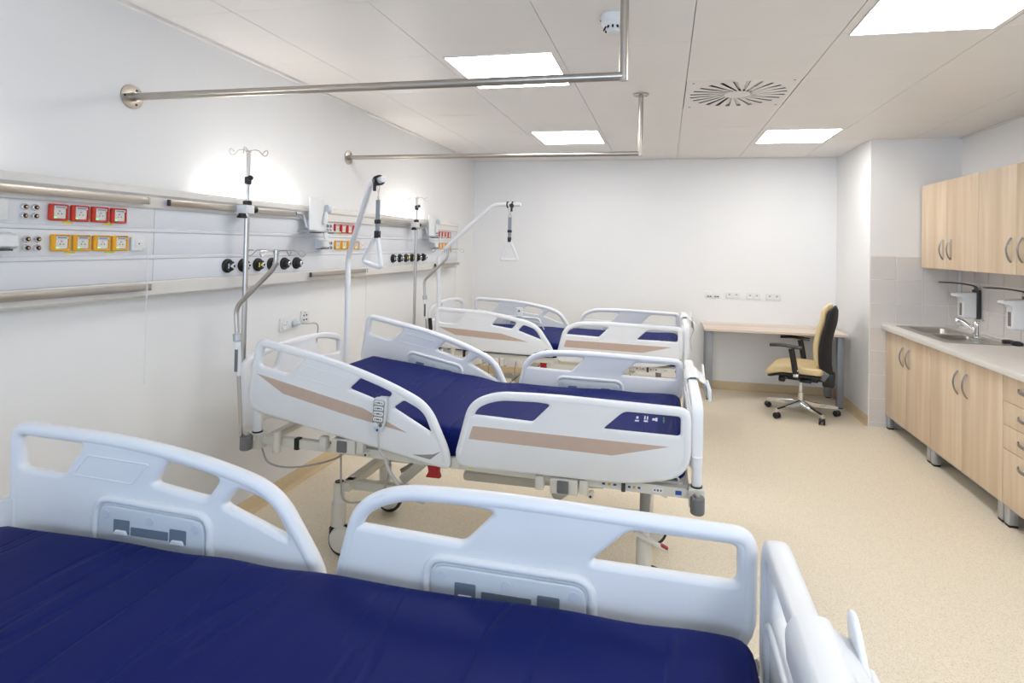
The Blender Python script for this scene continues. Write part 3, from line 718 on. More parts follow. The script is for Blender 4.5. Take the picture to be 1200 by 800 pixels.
# ================================================================== DESK AND CHAIR
def desk():
    x0, x1, y0, y1, z = .412, 1.765, 5.875, YB - .005, .735
    t = thing('desk', 'plain oak-topped desk with square grey metal legs against the back wall', 'desk', ((x0 + x1) / 2, (y0 + y1) / 2, 0))
    b = BM(); plate(b, rl([(x0, y0), (x1, y0), (x1, y1), (x0, y1)], .02, 4), [], .026, .002, lambda u, v, w: (u, v, z - .013 + w), 1); obj('top', b, 'oak_desk', t)
    for x in (x0 + .055, x1 - .055):
        for y in (y0 + .075, y1 - .06):
            lg = pbox('leg', (x - .03, y - .03, .012), (x + .03, y + .03, z - .026), 'desk_leg', t, .003)
            pbox('foot', (x - .024, y - .024, 0), (x + .024, y + .024, .0125), 'black_plastic', lg, .002)
    pbox('side_rail', (x0 + .04, y0 + .05, z - .062), (x0 + .07, y1 - .04, z - .026), 'desk_leg', t)
    pbox('side_rail', (x1 - .07, y0 + .05, z - .062), (x1 - .04, y1 - .04, z - .026), 'desk_leg', t)
    pbox('back_rail', (x0 + .07, y1 - .075, z - .062), (x1 - .07, y1 - .045, z - .026), 'desk_leg', t)
desk()
def office_chair(cx_, cy_, rz):
    t = thing('office_chair', 'office swivel chair with beige leather seat, black back shell and chrome star base', 'chair', (cx_, cy_, 0))
    C = Vector((cx_, cy_, 0))
    rot = Matrix.Rotation(rz, 3, 'Z')
    def part(name, bm, m, parent=None):
        for v in bm.verts: v.co = rot @ v.co + C
        return obj(name, bm, m, parent or t)
    # star base (chair faces local -x)
    for k in range(5):
        a = R(72 * k) - rz + R(2); d = Vector((math.cos(a), math.sin(a), 0)); q = Vector((-d.y, d.x, 0))
        b = BM(); rs = []
        for s, z, hw, hh in ((.02, .112, .024, .026), (.12, .102, .021, .021), (.24, .090, .018, .016), (.325, .082, .015, .013)):
            c = d * s + Vector((0, 0, z)); rs.append([b.verts.new(c + q * u * hw + Vector((0, 0, v * hh))) for u, v in ((-1, -1), (1, -1), (1, .3), (.45, 1), (-.45, 1), (-1, .3))])
        for i in range(3): bridge(b, rs[i], rs[i + 1])
        b.faces.new(rs[0][::-1]); b.faces.new(rs[-1]); arm = part('base_arm', b, 'chrome')
        e = d * .318
        b = BM(); cyl(b, e + Vector((0, 0, .055)), e + Vector((0, 0, .085)), .007, n=10); part('caster_stem', b, 'chrome', arm)
        ax = Matrix.Rotation(R(35 + 50 * k), 3, 'Z') @ d
        b = BM()
        for s in (-1, 1): cyl(b, e + ax * (s * .006) + Vector((0, 0, .028)), e + ax * (s * .027) + Vector((0, 0, .028)), .028, n=20, bev=.005)
        cyl(b, e - ax * .008 + Vector((0, 0, .04)), e + ax * .008 + Vector((0, 0, .04)), .016, n=12)
        part('caster', b, 'black_plastic', arm)
    b = BM(); lathe(b, (0, 0, .082), [(.03, 0), (.034, .006), (.034, .045), (.028, .05), (.027, .13), (.019, .132), (.019, .25)], 22); part('gas_lift', b, 'chrome')
    # mechanism
    b = BM(); bx(b, (.02, 0, .355), (.27, .17, .055), .012); bx(b, (-.15, .0, .345), (.09, .12, .05), .02); bx(b, (.05, -.10, .34), (.10, .04, .035), .008); bx(b, (-.16, -.07, .325), (.06, .05, .05), .015); part('tilt_mechanism', b, 'black_plastic')
    # seat cushion: rounded pad with waterfall front, on a black pan
    def pad(x0, x1, hw, zf, thick, rnd, m, name, front=.0):
        b = BM(); rs = []; n = 18
        for i in range(n + 1):
            s = i / n; x = x0 + (x1 - x0) * s; e = min(s, 1 - s) * (x1 - x0); ins = rnd - math.sqrt(max(0, rnd ** 2 - max(0, rnd - e) ** 2)) if e < rnd else 0
            w = hw - ins * .9; h = max(thick / 2 - ins * .45, .006); zc_ = zf(x)
            rs.append([b.verts.new((x, w * math.copysign(abs(math.cos(a)) ** .28, math.cos(a)), zc_ + h * math.copysign(abs(math.sin(a)) ** .45, math.sin(a)))) for a in [2 * math.pi * (k + .5) / 28 for k in range(28)]])
        for i in range(n): bridge(b, rs[i], rs[i + 1])
        b.faces.new(rs[0][::-1]); b.faces.new(rs[-1]); part(name, b, m)
    zf = lambda x: .452 - (.055 * max(0, (-.08 - x) / .22) ** 2 if x < -.08 else 0) + .012 * max(0, x - .1)
    pad(-.285, .215, .245, zf, .075, .05, 'leather_beige', 'seat')
    pad(-.27, .21, .238, lambda x: zf(x) - .045, .03, .05, 'black_plastic', 'seat_pan')
    # backrest: curved beige front and black shell behind
    def back(name, m, off, thick, hw, z0, z1):
        b = BM(); rs = []; n = 20
        for i in range(n + 1):
            s = i / n; z = z0 + (z1 - z0) * s; e = min(s, 1 - s) * (z1 - z0); rnd = .07
            ins = rnd - math.sqrt(max(0, rnd ** 2 - max(0, rnd - e) ** 2)) if e < rnd else 0
            x = .205 + off - .03 * math.sin(math.pi * min(1, s * 1.3)) + .040 * s ** 1.4
            w = hw * (.86 + .14 * math.sin(math.pi * min(1, .25 + s * .6))) - ins; row = []
            for a in [2 * math.pi * (k + .5) / 26 for k in range(26)]:
                cy2 = w * math.copysign(abs(math.cos(a)) ** .3, math.cos(a)); dx = thick / 2 * max(.25, 1 - ins / rnd * .7) * math.copysign(abs(math.sin(a)) ** .55, math.sin(a))
                row.append(b.verts.new((x + dx - .05 * (cy2 / hw) ** 2, cy2, z)))
            rs.append(row)
        for i in range(n): bridge(b, rs[i], rs[i + 1])
        b.faces.new(rs[0][::-1]); b.faces.new(rs[-1]); part(name, b, m)
    back('backrest', 'leather_beige', 0, .055, .212, .465, 1.055)
    back('back_shell', 'fabric_black', .043, .05, .214, .40, 1.035)
    b = BM(); bx(b, (.235, 0, .36), (.10, .16, .13), .02); bx(b, (.17, 0, .35), (.14, .10, .03), .008); part('back_bracket', b, 'black_plastic')
    b = BM(); bx(b, (.205, -.20, .425), (.075, .022, .085), .012, Matrix.Rotation(R(30), 3, 'Y')); part('tilt_lever', b, 'grey_plastic')
    for s in (-1, 1):
        b = BM(); bx(b, (-.01, s * .272, .415), (.045, .055, .028), .006); bx(b, (-.01, s * .288, .44), (.04, .018, .06), .004); st = part('arm_bracket', b, 'chrome')
        b = BM(); tube(b, [(-.01, s * .29, .43), (-.03, s * .292, .55), (-.05, s * .294, .655)], .026, 12, rb=.011, up=(1, 0, 0)); part('arm_post', b, 'black_plastic')
        b = BM(); tube(b, spline([(-.23, s * .285, .672), (-.13, s * .288, .680), (-.03, s * .290, .674), (.035, s * .290, .668)], 5), .042, 14, rb=.015, up=(0, 1, 0)); part('armrest', b, 'black_plastic')
office_chair(1.285, 5.645, R(-20))

# ================================================================== HOSPITAL BEDS
HEAD_OUT = [(-1.848, .985, .055), (-1.50, .976, .25), (-1.32, .959, .2), (-1.16, .932, .2), (-1.005, .890, .08), (-.885, .715, .06), (-.862, .638, .05), (-1.842, .652, .085)]
HEAD_W = [[(-1.812, .953, .016), (-1.592, .945, .02), (-1.662, .857, .02), (-1.806, .861, .016)],
          [(-1.322, .931, .016), (-1.168, .896, .02), (-1.208, .843, .016), (-1.372, .864, .014)],
          [(-1.117, .879, .014), (-1.022, .852, .04), (-.970, .770, .012), (-1.16, .833, .014)]]
FOOT_OUT = [(-.872, .606, .075), (-.803, .880, .085), (-.69, .930, .1), (-.47, .937, .3), (.112, .922, .05), (.112, .655, .10), (-.12, .603, .2)]
FOOT_W = [[(-.792, .828, .018), (-.524, .818, .014), (-.448, .896, .02), (-.60, .907, .12), (-.742, .896, .06)],
          [(-.234, .814, .014), (-.150, .891, .02), (.072, .888, .016), (.072, .810, .016)]]
HEAD_TAN = [(-1.812, .826, .003), (-1.29, .802, .003), (-1.072, .748, .003), (-1.35, .752, .05), (-1.668, .768, .004)]
FOOT_TAN = [(-.780, .784, .006), (.030, .770, .003), (-.192, .716, .003), (-.798, .728, .006)]
HEAD_RIDGE = [(-1.575, .919, .006), (-1.383, .913, .006), (-1.432, .858, .006), (-1.622, .864, .006)]
RV = .485        # lateral position of the rails

def build_bed(dx, yc, dz, tilt, rail_pose, label, group):
    t = thing('hospital_bed', label, 'hospital bed', (-.87 + dx, yc, 0), group)
    ct, st_ = math.cos(R(tilt)), math.sin(R(tilt)); px, pz = -.88, .62
    def flat(x, v, z): return (x + dx, yc + v, z + dz)
    def raised(x, v, z):
        a, c = x - px, z - pz; return (px + a * ct + c * st_ + dx, yc + v, pz - a * st_ + c * ct + dz)
    rt, kx, sx, sz = rail_pose; cr, sr = math.cos(R(rt)), math.sin(R(rt))
    def railed(x, v, z):       # the head rails follow the back part on their own link arms
        a, c = (x - px) * kx, z - pz; return (px + a * cr + c * sr + sx + dx, yc + v, pz - a * sr + c * cr + sz + dz)
    G = lambda x, v, z: (x + dx, yc + v, z)      # parts that stand on the floor
    # ---- side rails
    for side in (-1, 1):
        for kind in ('head', 'foot'):
            mpf = railed if kind == 'head' else flat
            out, wins, tan = (HEAD_OUT, HEAD_W, HEAD_TAN) if kind == 'head' else (FOOT_OUT, FOOT_W, FOOT_TAN)
            O = rl(out, .05, 7); W = [rl(q, .015, 5) for q in wins]
            b = BM(); plate(b, O, W, .032, .0135, lambda u, v, q: mpf(u, side * RV + q, v), 4)
            rail = obj('side_rail', b, 'plastic_bed', t, sharp=50)
            # rounded grip tube along the free edge
            op = rl(out, .05, 7); n_edge = len(rl(out[:-1] + [out[-1]], .05, 7))
            keep = []
            D = op if area2(op) > 0 else op[::-1]
            In = offs(D, .017)
            if area2(op) <= 0: In = In[::-1]
            lim = .665 if kind == 'head' else .655
            idx = [i for i, q in enumerate(In) if q.y > lim]
            # contiguous run of points above lim
            runs = []; cur = []
            m = len(In); start = next(i for i in range(m) if In[i].y <= lim)
            for k in range(m):
                i = (start + k) % m
                if In[i].y > lim: cur.append(In[i])
                elif cur: runs.append(cur); cur = []
            if cur: runs.append(cur)
            run = max(runs, key=len)
            b = BM(); tube(b, [mpf(q.x, side * RV, q.y) for q in run], .0185, 14, rb=.0185)
            obj('grip_tube', b, 'plastic_bed', rail, sharp=60)
            # coloured inlay on the outside
            b = BM(); plate(b, rl(tan, .004, 3), [], .002, .0004, lambda u, v, q: mpf(u, side * (RV + .0155) + q, v), 1); obj('accent_inlay', b, 'beige_accent', rail)
            if kind == 'head':   # embossed parallelogram, both faces
                for s2 in (-1, 1):
                    L = rl(HEAD_RIDGE, .006, 3); b = BM(); tube(b, [mpf(q.x, side * RV + s2 * .0152, q.y) for q in L], .0024, 6, closed=True); obj('embossed_line', b, 'plastic_bed', rail)
            # latch plate on the inside
            x0, x1, zt = (-1.525, -1.205, .800) if kind == 'head' else (-.594, -.240, .768)
            sl = -.03 if kind == 'head' else -.012
            zz = lambda x: zt + (x - x0) * sl
            vin = side * (RV - .015)
            L = [(x0, zz(x0), .03), (x1, zz(x1), .03), (x1 + .004, .668 if kind == 'head' else .63, .02), (x0 - .004, .668 if kind == 'head' else .63, .02)]
            b = BM(); plate(b, rl(L, .03, 5), [], .010, .004, lambda u, v, q: mpf(u, vin - side * .004 + q, v), 3); lp = obj('latch_plate', b, 'plate_grey', rail)
            L2 = offs([q for q in (rl(L, .03, 6) if area2(rl(L, .03, 6)) > 0 else rl(L, .03, 6)[::-1])], -.014)
            b = BM(); tube(b, [mpf(q.x, vin - side * .001, q.y) for q in L2], .010, 8, closed=True); obj('surround', b, 'plastic_bed', lp, sharp=60)
            for f in (.07, .5, .93):
                x = x0 + (x1 - x0) * f; z = zz(x) - .022; p0 = mpf(x, vin - side * .008, z); p1 = mpf(x, vin - side * .0105, z)
                pcyl('cap', p0, p1, .0115, 'rail_inner', lp, n=16, bev=.0006)
            for f, w_, h_ in ((.23, .05, .036), (.5, .115, .022), (.77, .05, .036)):
                x = x0 + (x1 - x0) * f; z = zz(x) - .030 - h_ / 2 - (.012 if w_ > .1 else 0)
                b = BM(); plate(b, rl([(x - w_ / 2, z - h_ / 2), (x + w_ / 2, z - h_ / 2), (x + w_ / 2, z + h_ / 2), (x - w_ / 2, z + h_ / 2)], .003, 2), [], .002, .0004, lambda u, v, q: mpf(u, vin - side * .0092 + q, v), 1); obj('pocket_shade', b, 'pocket_grey', lp)  # flat plate; the shade of a recessed pocket is put into its grey
                if w_ < .1:
                    b = BM(); plate(b, rl([(x - w_ / 2 + .004, z - h_ / 2), (x + w_ / 2 - .004, z - h_ / 2), (x + w_ / 2 - .010, z - h_ / 2 + .01), (x - w_ / 2 + .010, z - h_ / 2 + .01)], .002, 2), [], .006, .001, lambda u, v, q: mpf(u, vin - side * .012 + q, v), 1); obj('catch', b, 'plastic_bed', lp)
            # maker's mark and moulded square
            if kind == 'head':
                b = BM(); plate(b, rl([(-1.035, .664), (-.955, .664), (-.915, .712), (-.945, .690), (-.985, .677)], .004, 2), [], .002, .0004, lambda u, v, q: mpf(u, side * (RV + .0155) + q, v), 1); obj('grey_emblem', b, 'grey_metal', rail)
            else:
                L = rl([(.0, .664), (.032, .664), (.032, .694), (.0, .694)], .004, 2); b = BM(); tube(b, [mpf(q.x, side * (RV + .0152), q.y) for q in L], .0012, 5, closed=True); obj('moulded_square', b, 'plastic_bed', rail)
            # folding hinge below the rail
            xc = -1.386 if kind == 'head' else -.392
            zc_ = .574 + (.0074 * rt if kind == 'head' else 0)
            hv = side * (RV - .004)
            mph = flat
            def hb(name, x0_, x1_, z0_, z1_, m_, v0, v1, par, bev=.004):
                b = BM(); plate(b, rl([(x0_, z0_), (x1_, z0_), (x1_, z1_), (x0_, z1_)], .006, 3), [], abs(v1 - v0), bev, lambda u, v, q: mph(u, (v0 + v1) / 2 + q, v), 2); return obj(name, b, m_, par)
            hg = hb('rail_hinge', xc - .052, xc + .062, zc_ - .035, zc_ + .026, 'cream_metal', hv - .022, hv + .022, t)
            hb('hinge_pad', xc - .022, xc + .026, zc_ - .029, zc_ + .022, 'grey_plastic', hv + side * .022, hv + side * .028, hg, .002)
            for q in (-.098, .085): hb('swing_arm', xc + q - .017, xc + q + .017, zc_ - .028, zc_ + .027, 'cream_metal', hv - .02, hv + .014, hg)
            pcyl('pivot_bolt', mph(xc + .115, hv - .02, zc_ - .03), mph(xc + .115, hv + .022, zc_ - .03), .011, 'cream_metal', hg, bev=.002)
            pcyl('bolt_socket', mph(xc + .115, hv + side * .0215, zc_ - .03), mph(xc + .115, hv + side * .0235, zc_ - .03), .005, 'black_plastic', hg, n=8)
    # ---- head and foot boards
    xh = -1.968
    out = [(-.42, .64, .04), (.42, .64, .04), (.425, .960, .06), (.28, 1.005, .2), (0, 1.022, .3), (-.28, 1.005, .2), (-.425, .960, .06)]
    hol = [[(s * .38, .935, .02), (s * .28, .965, .1), (s * .14, .985, .02), (s * .18, .885, .02), (s * .38, .862, .02)] for s in (-1, 1)]
    b = BM(); plate(b, rl(out, .04, 6), [rl(q, .02, 5) for q in hol], .032, .011, lambda u, v, q: flat(xh + q - .10 * (v - .64) * .35, u, v), 3); hbd = obj('headboard', b, 'plastic_bed', t, sharp=50)
    xf = .137
    out = [(-.462, .655, .05), (.462, .655, .05), (.462, .928, .05), (-.462, .928, .05)]
    hol = [rl([(-.385, .815), (.385, .815), (.40, .886), (-.40, .886)], .025, 5)]
    b = BM(); plate(b, rl(out, .05, 7), hol, .030, .011, lambda u, v, q: flat(xf + q, u, v), 3); fbd = obj('footboard', b, 'plastic_bed', t, sharp=50)
    top = bend([flat(xf, -.447, .68), flat(xf, -.447, .918), flat(xf, .447, .918), flat(xf, .447, .68)], .06, 7)
    b = BM(); tube(b, top, .0235, 20, rb=.021, up=(1, 0, 0), sq=.55); obj('grip_tube', b, 'plastic_bed', fbd, sharp=60)
    b = BM(); tube(b, bend([flat(xf - .017, -.40, .665), flat(xf - .017, -.40, .795), flat(xf - .017, .40, .795), flat(xf - .017, .40, .665)], .04, 6), .008, 8); obj('panel_lip', b, 'plastic_bed', fbd, sharp=60)
    # ---- frame
    zb = lambda x: .583 - .022 * (x - .1)      # the frame stands slightly higher at the head
    for side in (-1, 1):
        b = BM(); n = Vector(flat(-1.80, 0, 0)); rs = []
        for x in (-1.80, .10):
            rs.append([b.verts.new(flat(x, side * (RV - .028) + a, zb(x) + c)) for a, c in ((-.016, -.019), (.016, -.019), (.016, .019), (-.016, .019))])
        bridge(b, rs[0], rs[1]); b.faces.new(rs[0][::-1]); b.faces.new(rs[1]); bmn = obj('side_beam', b, 'cream_metal', t)
        for x, w_, h_, m_ in ((-.205, .075, .022, 'plate_grey'), (-.105, .065, .024, 'plate_grey'), (-.012, .04, .018, 'plastic_white')):
            b = BM(); zc_ = zb(x); plate(b, rl([(x - w_ / 2, zc_ - h_ / 2), (x + w_ / 2, zc_ - h_ / 2), (x + w_ / 2, zc_ + h_ / 2), (x - w_ / 2, zc_ + h_ / 2)], .003, 2), [], .001, .0002, lambda u, v, q: flat(u, side * (RV - .0115) + q, v), 1); lb = obj('pictogram_label', b, m_, bmn)
            for k in range(3):
                xx = x - w_ * .3 + w_ * .3 * k; b = BM(); bx(b, flat(xx, side * (RV - .0107), zc_), (w_ * .16, .0008, h_ * (.35 + .1 * (k % 2)))); obj('pictogram', b, 'dark_plastic' if k != 1 or m_ == 'plastic_white' else 'yellow_frame', lb)
        for x, m_, w_ in ((.068, 'blue_label', .024), (-.80, 'yellow_label', .03)):
            b = BM(); bx(b, flat(x, side * (RV - .0112), zb(x)), (w_, .0016, .016)); obj('sticker', b, m_, bmn)
        b = BM(); bx(b, flat(-.148, side * (RV - .02), zb(-.148)), (.016, .026, .046), .002); obj('beam_clip', b, 'dark_plastic', bmn)
        b = BM(); bx(b, flat(-1.63, side * (RV - .02), zb(-1.63)), (.022, .030, .052), .002); obj('beam_clip', b, 'black_plastic', bmn)
        b = BM(); bx(b, flat(-.86, side * (RV - .008), zb(-.86) + .006), (.03, .012, .045), .003); obj('beam_clip', b, 'cream_metal', bmn)
        b = BM()   # red release handle
        plate(b, rl([(-1.005, .530), (-.935, .530), (-.945, .556), (-.938, .590), (-.998, .590), (-.990, .556)], .008, 4), [], .028, .006, lambda u, v, q: flat(u, side * (RV - .03) + q, v + .002), 3); obj('release_handle', b, 'red_plastic', t)
        for x in (-1.84, .137):
            zc_ = zb(x)
            b = BM(); bx(b, flat(x, side * (RV - .015), zc_ - .005), (.06, .06, .072), .004); cb = obj('corner_socket', b, 'cream_metal', t)
            b = BM(); bx(b, flat(x + (.04 if x < 0 else -.03), side * (RV - .03), zc_), (.07, .035, .035), .003); obj('corner_bracket', b, 'cream_metal', cb)
            pcyl('board_post', flat(x, side * (RV - .015), zc_ + .03), flat(x, side * (RV - .015), zc_ + .15), .0195, 'plastic_bed', cb)
            pcyl('black_ring', flat(x, side * (RV - .015), zc_ + .0315), flat(x, side * (RV - .015), zc_ + .038), .0225, 'black_plastic', cb)
            bpz = zc_ - .028 if x > 0 else zc_ - .012
            pcyl('bumper_bracket', flat(x, side * (RV + .01), bpz + .02), flat(x, side * (RV + .035), bpz + .02), .012, 'cream_metal', cb)
            b = BM(); lathe(b, flat(x, side * (RV + .055), bpz - .012), [(.024, 0), (.027, .004), (.027, .058), (.022, .064), (.008, .066)], 20); bp_ = obj('bumper', b, 'grey_plastic', cb)
            b = BM(); lathe(b, flat(x, side * (RV + .055), bpz + .053), [(.012, 0), (.012, .012), (.007, .012)], 14); obj('bumper_eyelet', b, 'steel', bp_)
        b = BM(); cyl(b, flat(-1.72, side * (RV + .006), zb(-1.72) - .04), flat(-1.72, side * (RV + .006), zb(-1.72) + .055), .0175, bev=.002); obj('accessory_socket', b, 'cream_metal', t)
    for x in (-1.80, -.88, .09):
        b = BM(); bx(b, flat(x, 0, zb(x)), (.04, 2 * (RV - .045), .032), .003); obj('cross_beam', b, 'cream_metal', t)
    # mattress platform: flat seat and foot part, raised back part
    b = BM(); b2(b, flat(-.86, -.43, .597), flat(.085, .43, .609), .003); obj('mattress_platform', b, 'cream_metal', t)
    b = BM(); plate(b, rl([(-1.82, .598), (-.89, .598), (-.89, .609), (-1.82, .609)], .002, 2), [], .86, .002, lambda u, v, q: raised(u, q, v), 1); obj('back_platform', b, 'cream_metal', t)
    for x in (-1.82, .05):
        f_ = raised if x < -1 else flat
        for s in (-1, 1):
            b = BM(); tube(b, bend([f_(x + (-.06 if x > 0 else .12), s * .438, .60), f_(x + (-.06 if x > 0 else .12), s * .438, .63), f_(x + (.02 if x > 0 else .04), s * .438, .63), f_(x + (.02 if x > 0 else .04), s * .438, .60)], .012), .004, 6); obj('mattress_stop', b, 'cream_metal', t)
    # ---- undercarriage: base frame, lifting arms, casters
    VC = .235
    for s in (-1, 1):
        b = BM(); bx(b, G(-.80, s * (VC - .05), .335), (1.50, .04, .045), .004); obj('base_beam', b, 'cream_metal', t)
        for xa, za, xb_, zb_ in ((-1.28, .35, -1.02, zb(-1.0) + dz - .02), (-.50, .35, -.20, zb(-.2) + dz - .02)):
            b = BM(); A, B_ = Vector(G(xa, s * .12, za)), Vector(G(xb_, s * .12, zb_)); d = B_ - A; ang = math.atan2(d.z, d.x)
            bx(b, (A + B_) / 2, (d.length, .03, .05), .006, Matrix.Rotation(-ang, 3, 'Y')); obj('lifting_arm', b, 'cream_metal', t)
    for x in (-1.53, -.07):
        b = BM(); bx(b, G(x, 0, .335), (.05, 2 * VC, .045), .004); obj('base_cross_beam', b, 'cream_metal', t)
    b = BM(); bx(b, G(-.80, .05, .345), (.42, .09, .05), .02); cyl(b, G(-.60, .05, .345), G(-.28, .05, .36), .018); obj('lift_motor', b, 'cream_metal', t)
    b = BM(); tube(b, [G(-1.35, 0, .34), G(-1.15, .16, .45), Vector(flat(-1.0, .2, .56))], .012, 8); obj('stay', b, 'grey_metal', t)
    for x in (-1.56, -.07):
        for s in (-1, 1):
            v = s * VC
            b = BM(); lathe(b, G(x, v, .150), [(.034, 0), (.034, .115), (.028, .122), (.026, .128), (.026, .205), (.022, .21)], 20); cs = obj('caster', b, 'cream_metal', t)
            pcyl('stem_cap', G(x, v, .359), G(x, v, .364), .021, 'black_plastic', cs, bev=.001)
            b = BM(); plate(b, rl([(x + .028 + .066 * math.cos(a), .085 + .066 * math.sin(a), .01) for a in [2 * math.pi * k / 20 for k in range(20)]], .01, 2), [], .058, .014, lambda u, w2, q: G(u, v + q, w2), 3); obj('wheel_cover', b, 'cream_metal', cs)
            b = BM(); lathe(b, G(x + .028, v - .016, .076), [(.05, 0), (.072, .003), (.076, .008), (.076, .024), (.072, .029), (.05, .032)], 28, (0, 1, 0)); obj('wheel', b, 'rubber', cs)
            b = BM(); bx(b, G(x - .036, v, .10), (.012, .03, .08), .004); obj('brake_pad', b, 'dark_plastic', cs)
            if x > -1:
                b = BM(); bx(b, G(x + .03, v + s * .03, .275), (.16, .026, .016), .005, Matrix.Rotation(R(24), 3, 'Y')); pd = obj('brake_pedal', b, 'cream_metal', cs)
                b = BM(); bx(b, G(x + .088, v + s * .03, .256), (.036, .024, .014), .006, Matrix.Rotation(R(24), 3, 'Y')); obj('pedal_tip', b, 'red_plastic', pd)
    pcyl('front_column', G(-.07, -.20, .355), Vector(flat(-.07, -.20, .57)), .022, 'grey_metal', t)
    pcyl('front_column', G(-.07, .20, .355), Vector(flat(-.07, .20, .57)), .022, 'grey_metal', t)
    for k, pts in enumerate(([(-1.84, -.44, .575), (-1.78, -.46, .515), (-1.66, -.44, .50), (-1.50, -.38, .53), (-1.46, -.30, .57)], [(-1.44, -.42, .60), (-1.43, -.43, .45), (-1.41, -.44, .38), (-1.34, -.44, .375), (-1.24, -.40, .41), (-1.22, -.36, .56)])):
        b = BM(); tube(b, spline([flat(*p) for p in pts]), .0042, 7); obj('power_cable', b, 'cable_dark', t)
    return t, flat, raised

def build_mattress(dx, yc, dz, tilt, label):
    x0, x1, hw, z0, z1 = -1.80, .098, .432, .6105, .742
    px, pz = -.90, .62
    b = BM(); n = 96; rs = []
    sec = rl([(-hw, z0, .028), (hw, z0, .028), (hw, z1, .034), (-hw, z1, .034)], .03, 6)
    if area2(sec) < 0: sec = sec[::-1]
    dense = []
    for k, q in enumerate(sec):
        nx = sec[(k + 1) % len(sec)]; m_ = max(1, int((nx - q).length / .05))
        dense += [q + (nx - q) * (j / m_) for j in range(m_)]
    sec = dense
    def place(x, v, z):
        # smooth bend of the back part
        k = min(1, max(0, (px + .06 - x) / .22)); k = k * k * (3 - 2 * k); a = R(tilt) * k
        if x < px + .1:
            ux, uz = x - px, z - pz; x, z = px + ux * math.cos(a) + uz * math.sin(a), pz - ux * math.sin(a) + uz * math.cos(a)
        return (x + dx, yc + v, z + dz)
    zm = (z0 + z1) / 2
    for i in range(n + 1):
        s = i / n; e0 = min(s, 1 - s) * n
        # cluster stations near the ends
        x = x0 + (x1 - x0) * (s if 4 <= i <= n - 4 else s)
        rs.append((x, sec))
    st = []
    r = .04
    for q in (0, .004, .012, .024, .04): st.append(x0 + q)
    st += [x0 + .04 + (x1 - x0 - .08) * k / 70 for k in range(1, 70)]
    for q in (.04, .024, .012, .004, 0): st.append(x1 - q)
    rings_ = []
    for x in st:
        e = min(x - x0, x1 - x); ins = r - math.sqrt(max(0, r * r - (r - e) ** 2)) if e < r else 0
        row = []
        for q in offs(sec, ins * .9):
            z = q.y
            if z > zm:   # slight softness of the top
                z += .004 * math.sin(3.1 * x + 5 * q.x) * (1 - (q.x / hw) ** 2) + .0025 * math.sin(17 * x + 4 * q.x + 1.3 * math.sin(6 * x))
            row.append(b.verts.new(place(x, q.x, z)))
        rings_.append(row)
    for i in range(len(rings_) - 1): bridge(b, rings_[i], rings_[i + 1])
    b.faces.new(rings_[0][::-1]); b.faces.new(rings_[-1])
    t = thing('mattress', label, 'mattress', (-.85 + dx, yc, z0 + dz), 'navy mattresses')
    obj('cover', b, 'navy_cover', t, sharp=60)
    # welted zip seam round the edge
    pts = []; hw2 = hw + .0005; zs = zm + .012
    for k in range(40): pts.append(place(x0 + .035 + (x1 - x0 - .07) * k / 39, -hw2, zs))
    pts += [place(x1 - .006, -hw2 + .03, zs), place(x1 + .0005, -hw2 + .06, zs), place(x1 + .0005, hw2 - .06, zs), place(x1 - .006, hw2 - .03, zs)]
    for k in range(40): pts.append(place(x1 - .035 - (x1 - x0 - .07) * k / 39, hw2, zs))
    b = BM(); tube(b, pts, .004, 6); obj('seam_welt', b, 'navy_cover', t)
    return t, place

BEDS = [
    (.085, .735, .050, 0.0, (0.0, 1.0, 0, 0), 'nearest hospital bed, cut off by the bottom edge of the picture', 'navy mattress of the nearest bed, filling the lower left'),
    (.0, 2.735, .0, 7.2, (9.7, 1.05, -.018, -.052), 'middle hospital bed with raised head end and handset on its rail', 'navy mattress of the middle bed, its head part raised'),
    (.034, 4.795, .028, 0.6, (.6, 1.035, -.008, 0), 'far hospital bed standing next to the back wall', 'navy mattress of the far bed by the back wall')]
FR = []
for i, (dx, yc, dz, tl, pose, lb, ml) in enumerate(BEDS):
    t, flat, raised = build_bed(dx, yc, dz, tl, pose, lb, 'hospital beds in a row')
    m, place = build_mattress(dx, yc, dz, tl, ml)
    if i == 2: pcyl('corner_grip', flat(-1.925, -.478, .80), flat(-1.935, -.478, .90), .016, 'black_plastic', t, bev=.006)
    FR.append((flat, raised, place))
    # printed care label on the mattress near the foot end
    def pr_(name, x, v, w_, d_, mt):
        b = BM(); zt = .742 + .004 * math.sin(3.1 * x + 5 * v) * (1 - (v / .432) ** 2) + .0025 * math.sin(17 * x + 4 * v + 1.3 * math.sin(6 * x)) + .0012
        b2(b, place(x - w_ / 2, v - d_ / 2, zt - .002), place(x + w_ / 2, v + d_ / 2, zt)); obj(name, b, mt, m)
    for k, (x, v, w_, d_) in enumerate(((-.115, -.055, .010, .035), (-.115, -.105, .018, .022), (-.08, -.045, .006, .05), (-.068, -.045, .006, .05), (-.074, -.095, .018, .022), (-.038, -.06, .014, .03), (-.026, -.06, .010, .05))): pr_('printed_mark', x, v, w_, d_, 'print_white')
    for k in range(4): pr_('printed_mark', .008, -.10 + .022 * k, .005 + .003 * (k % 2), .014, 'print_green')

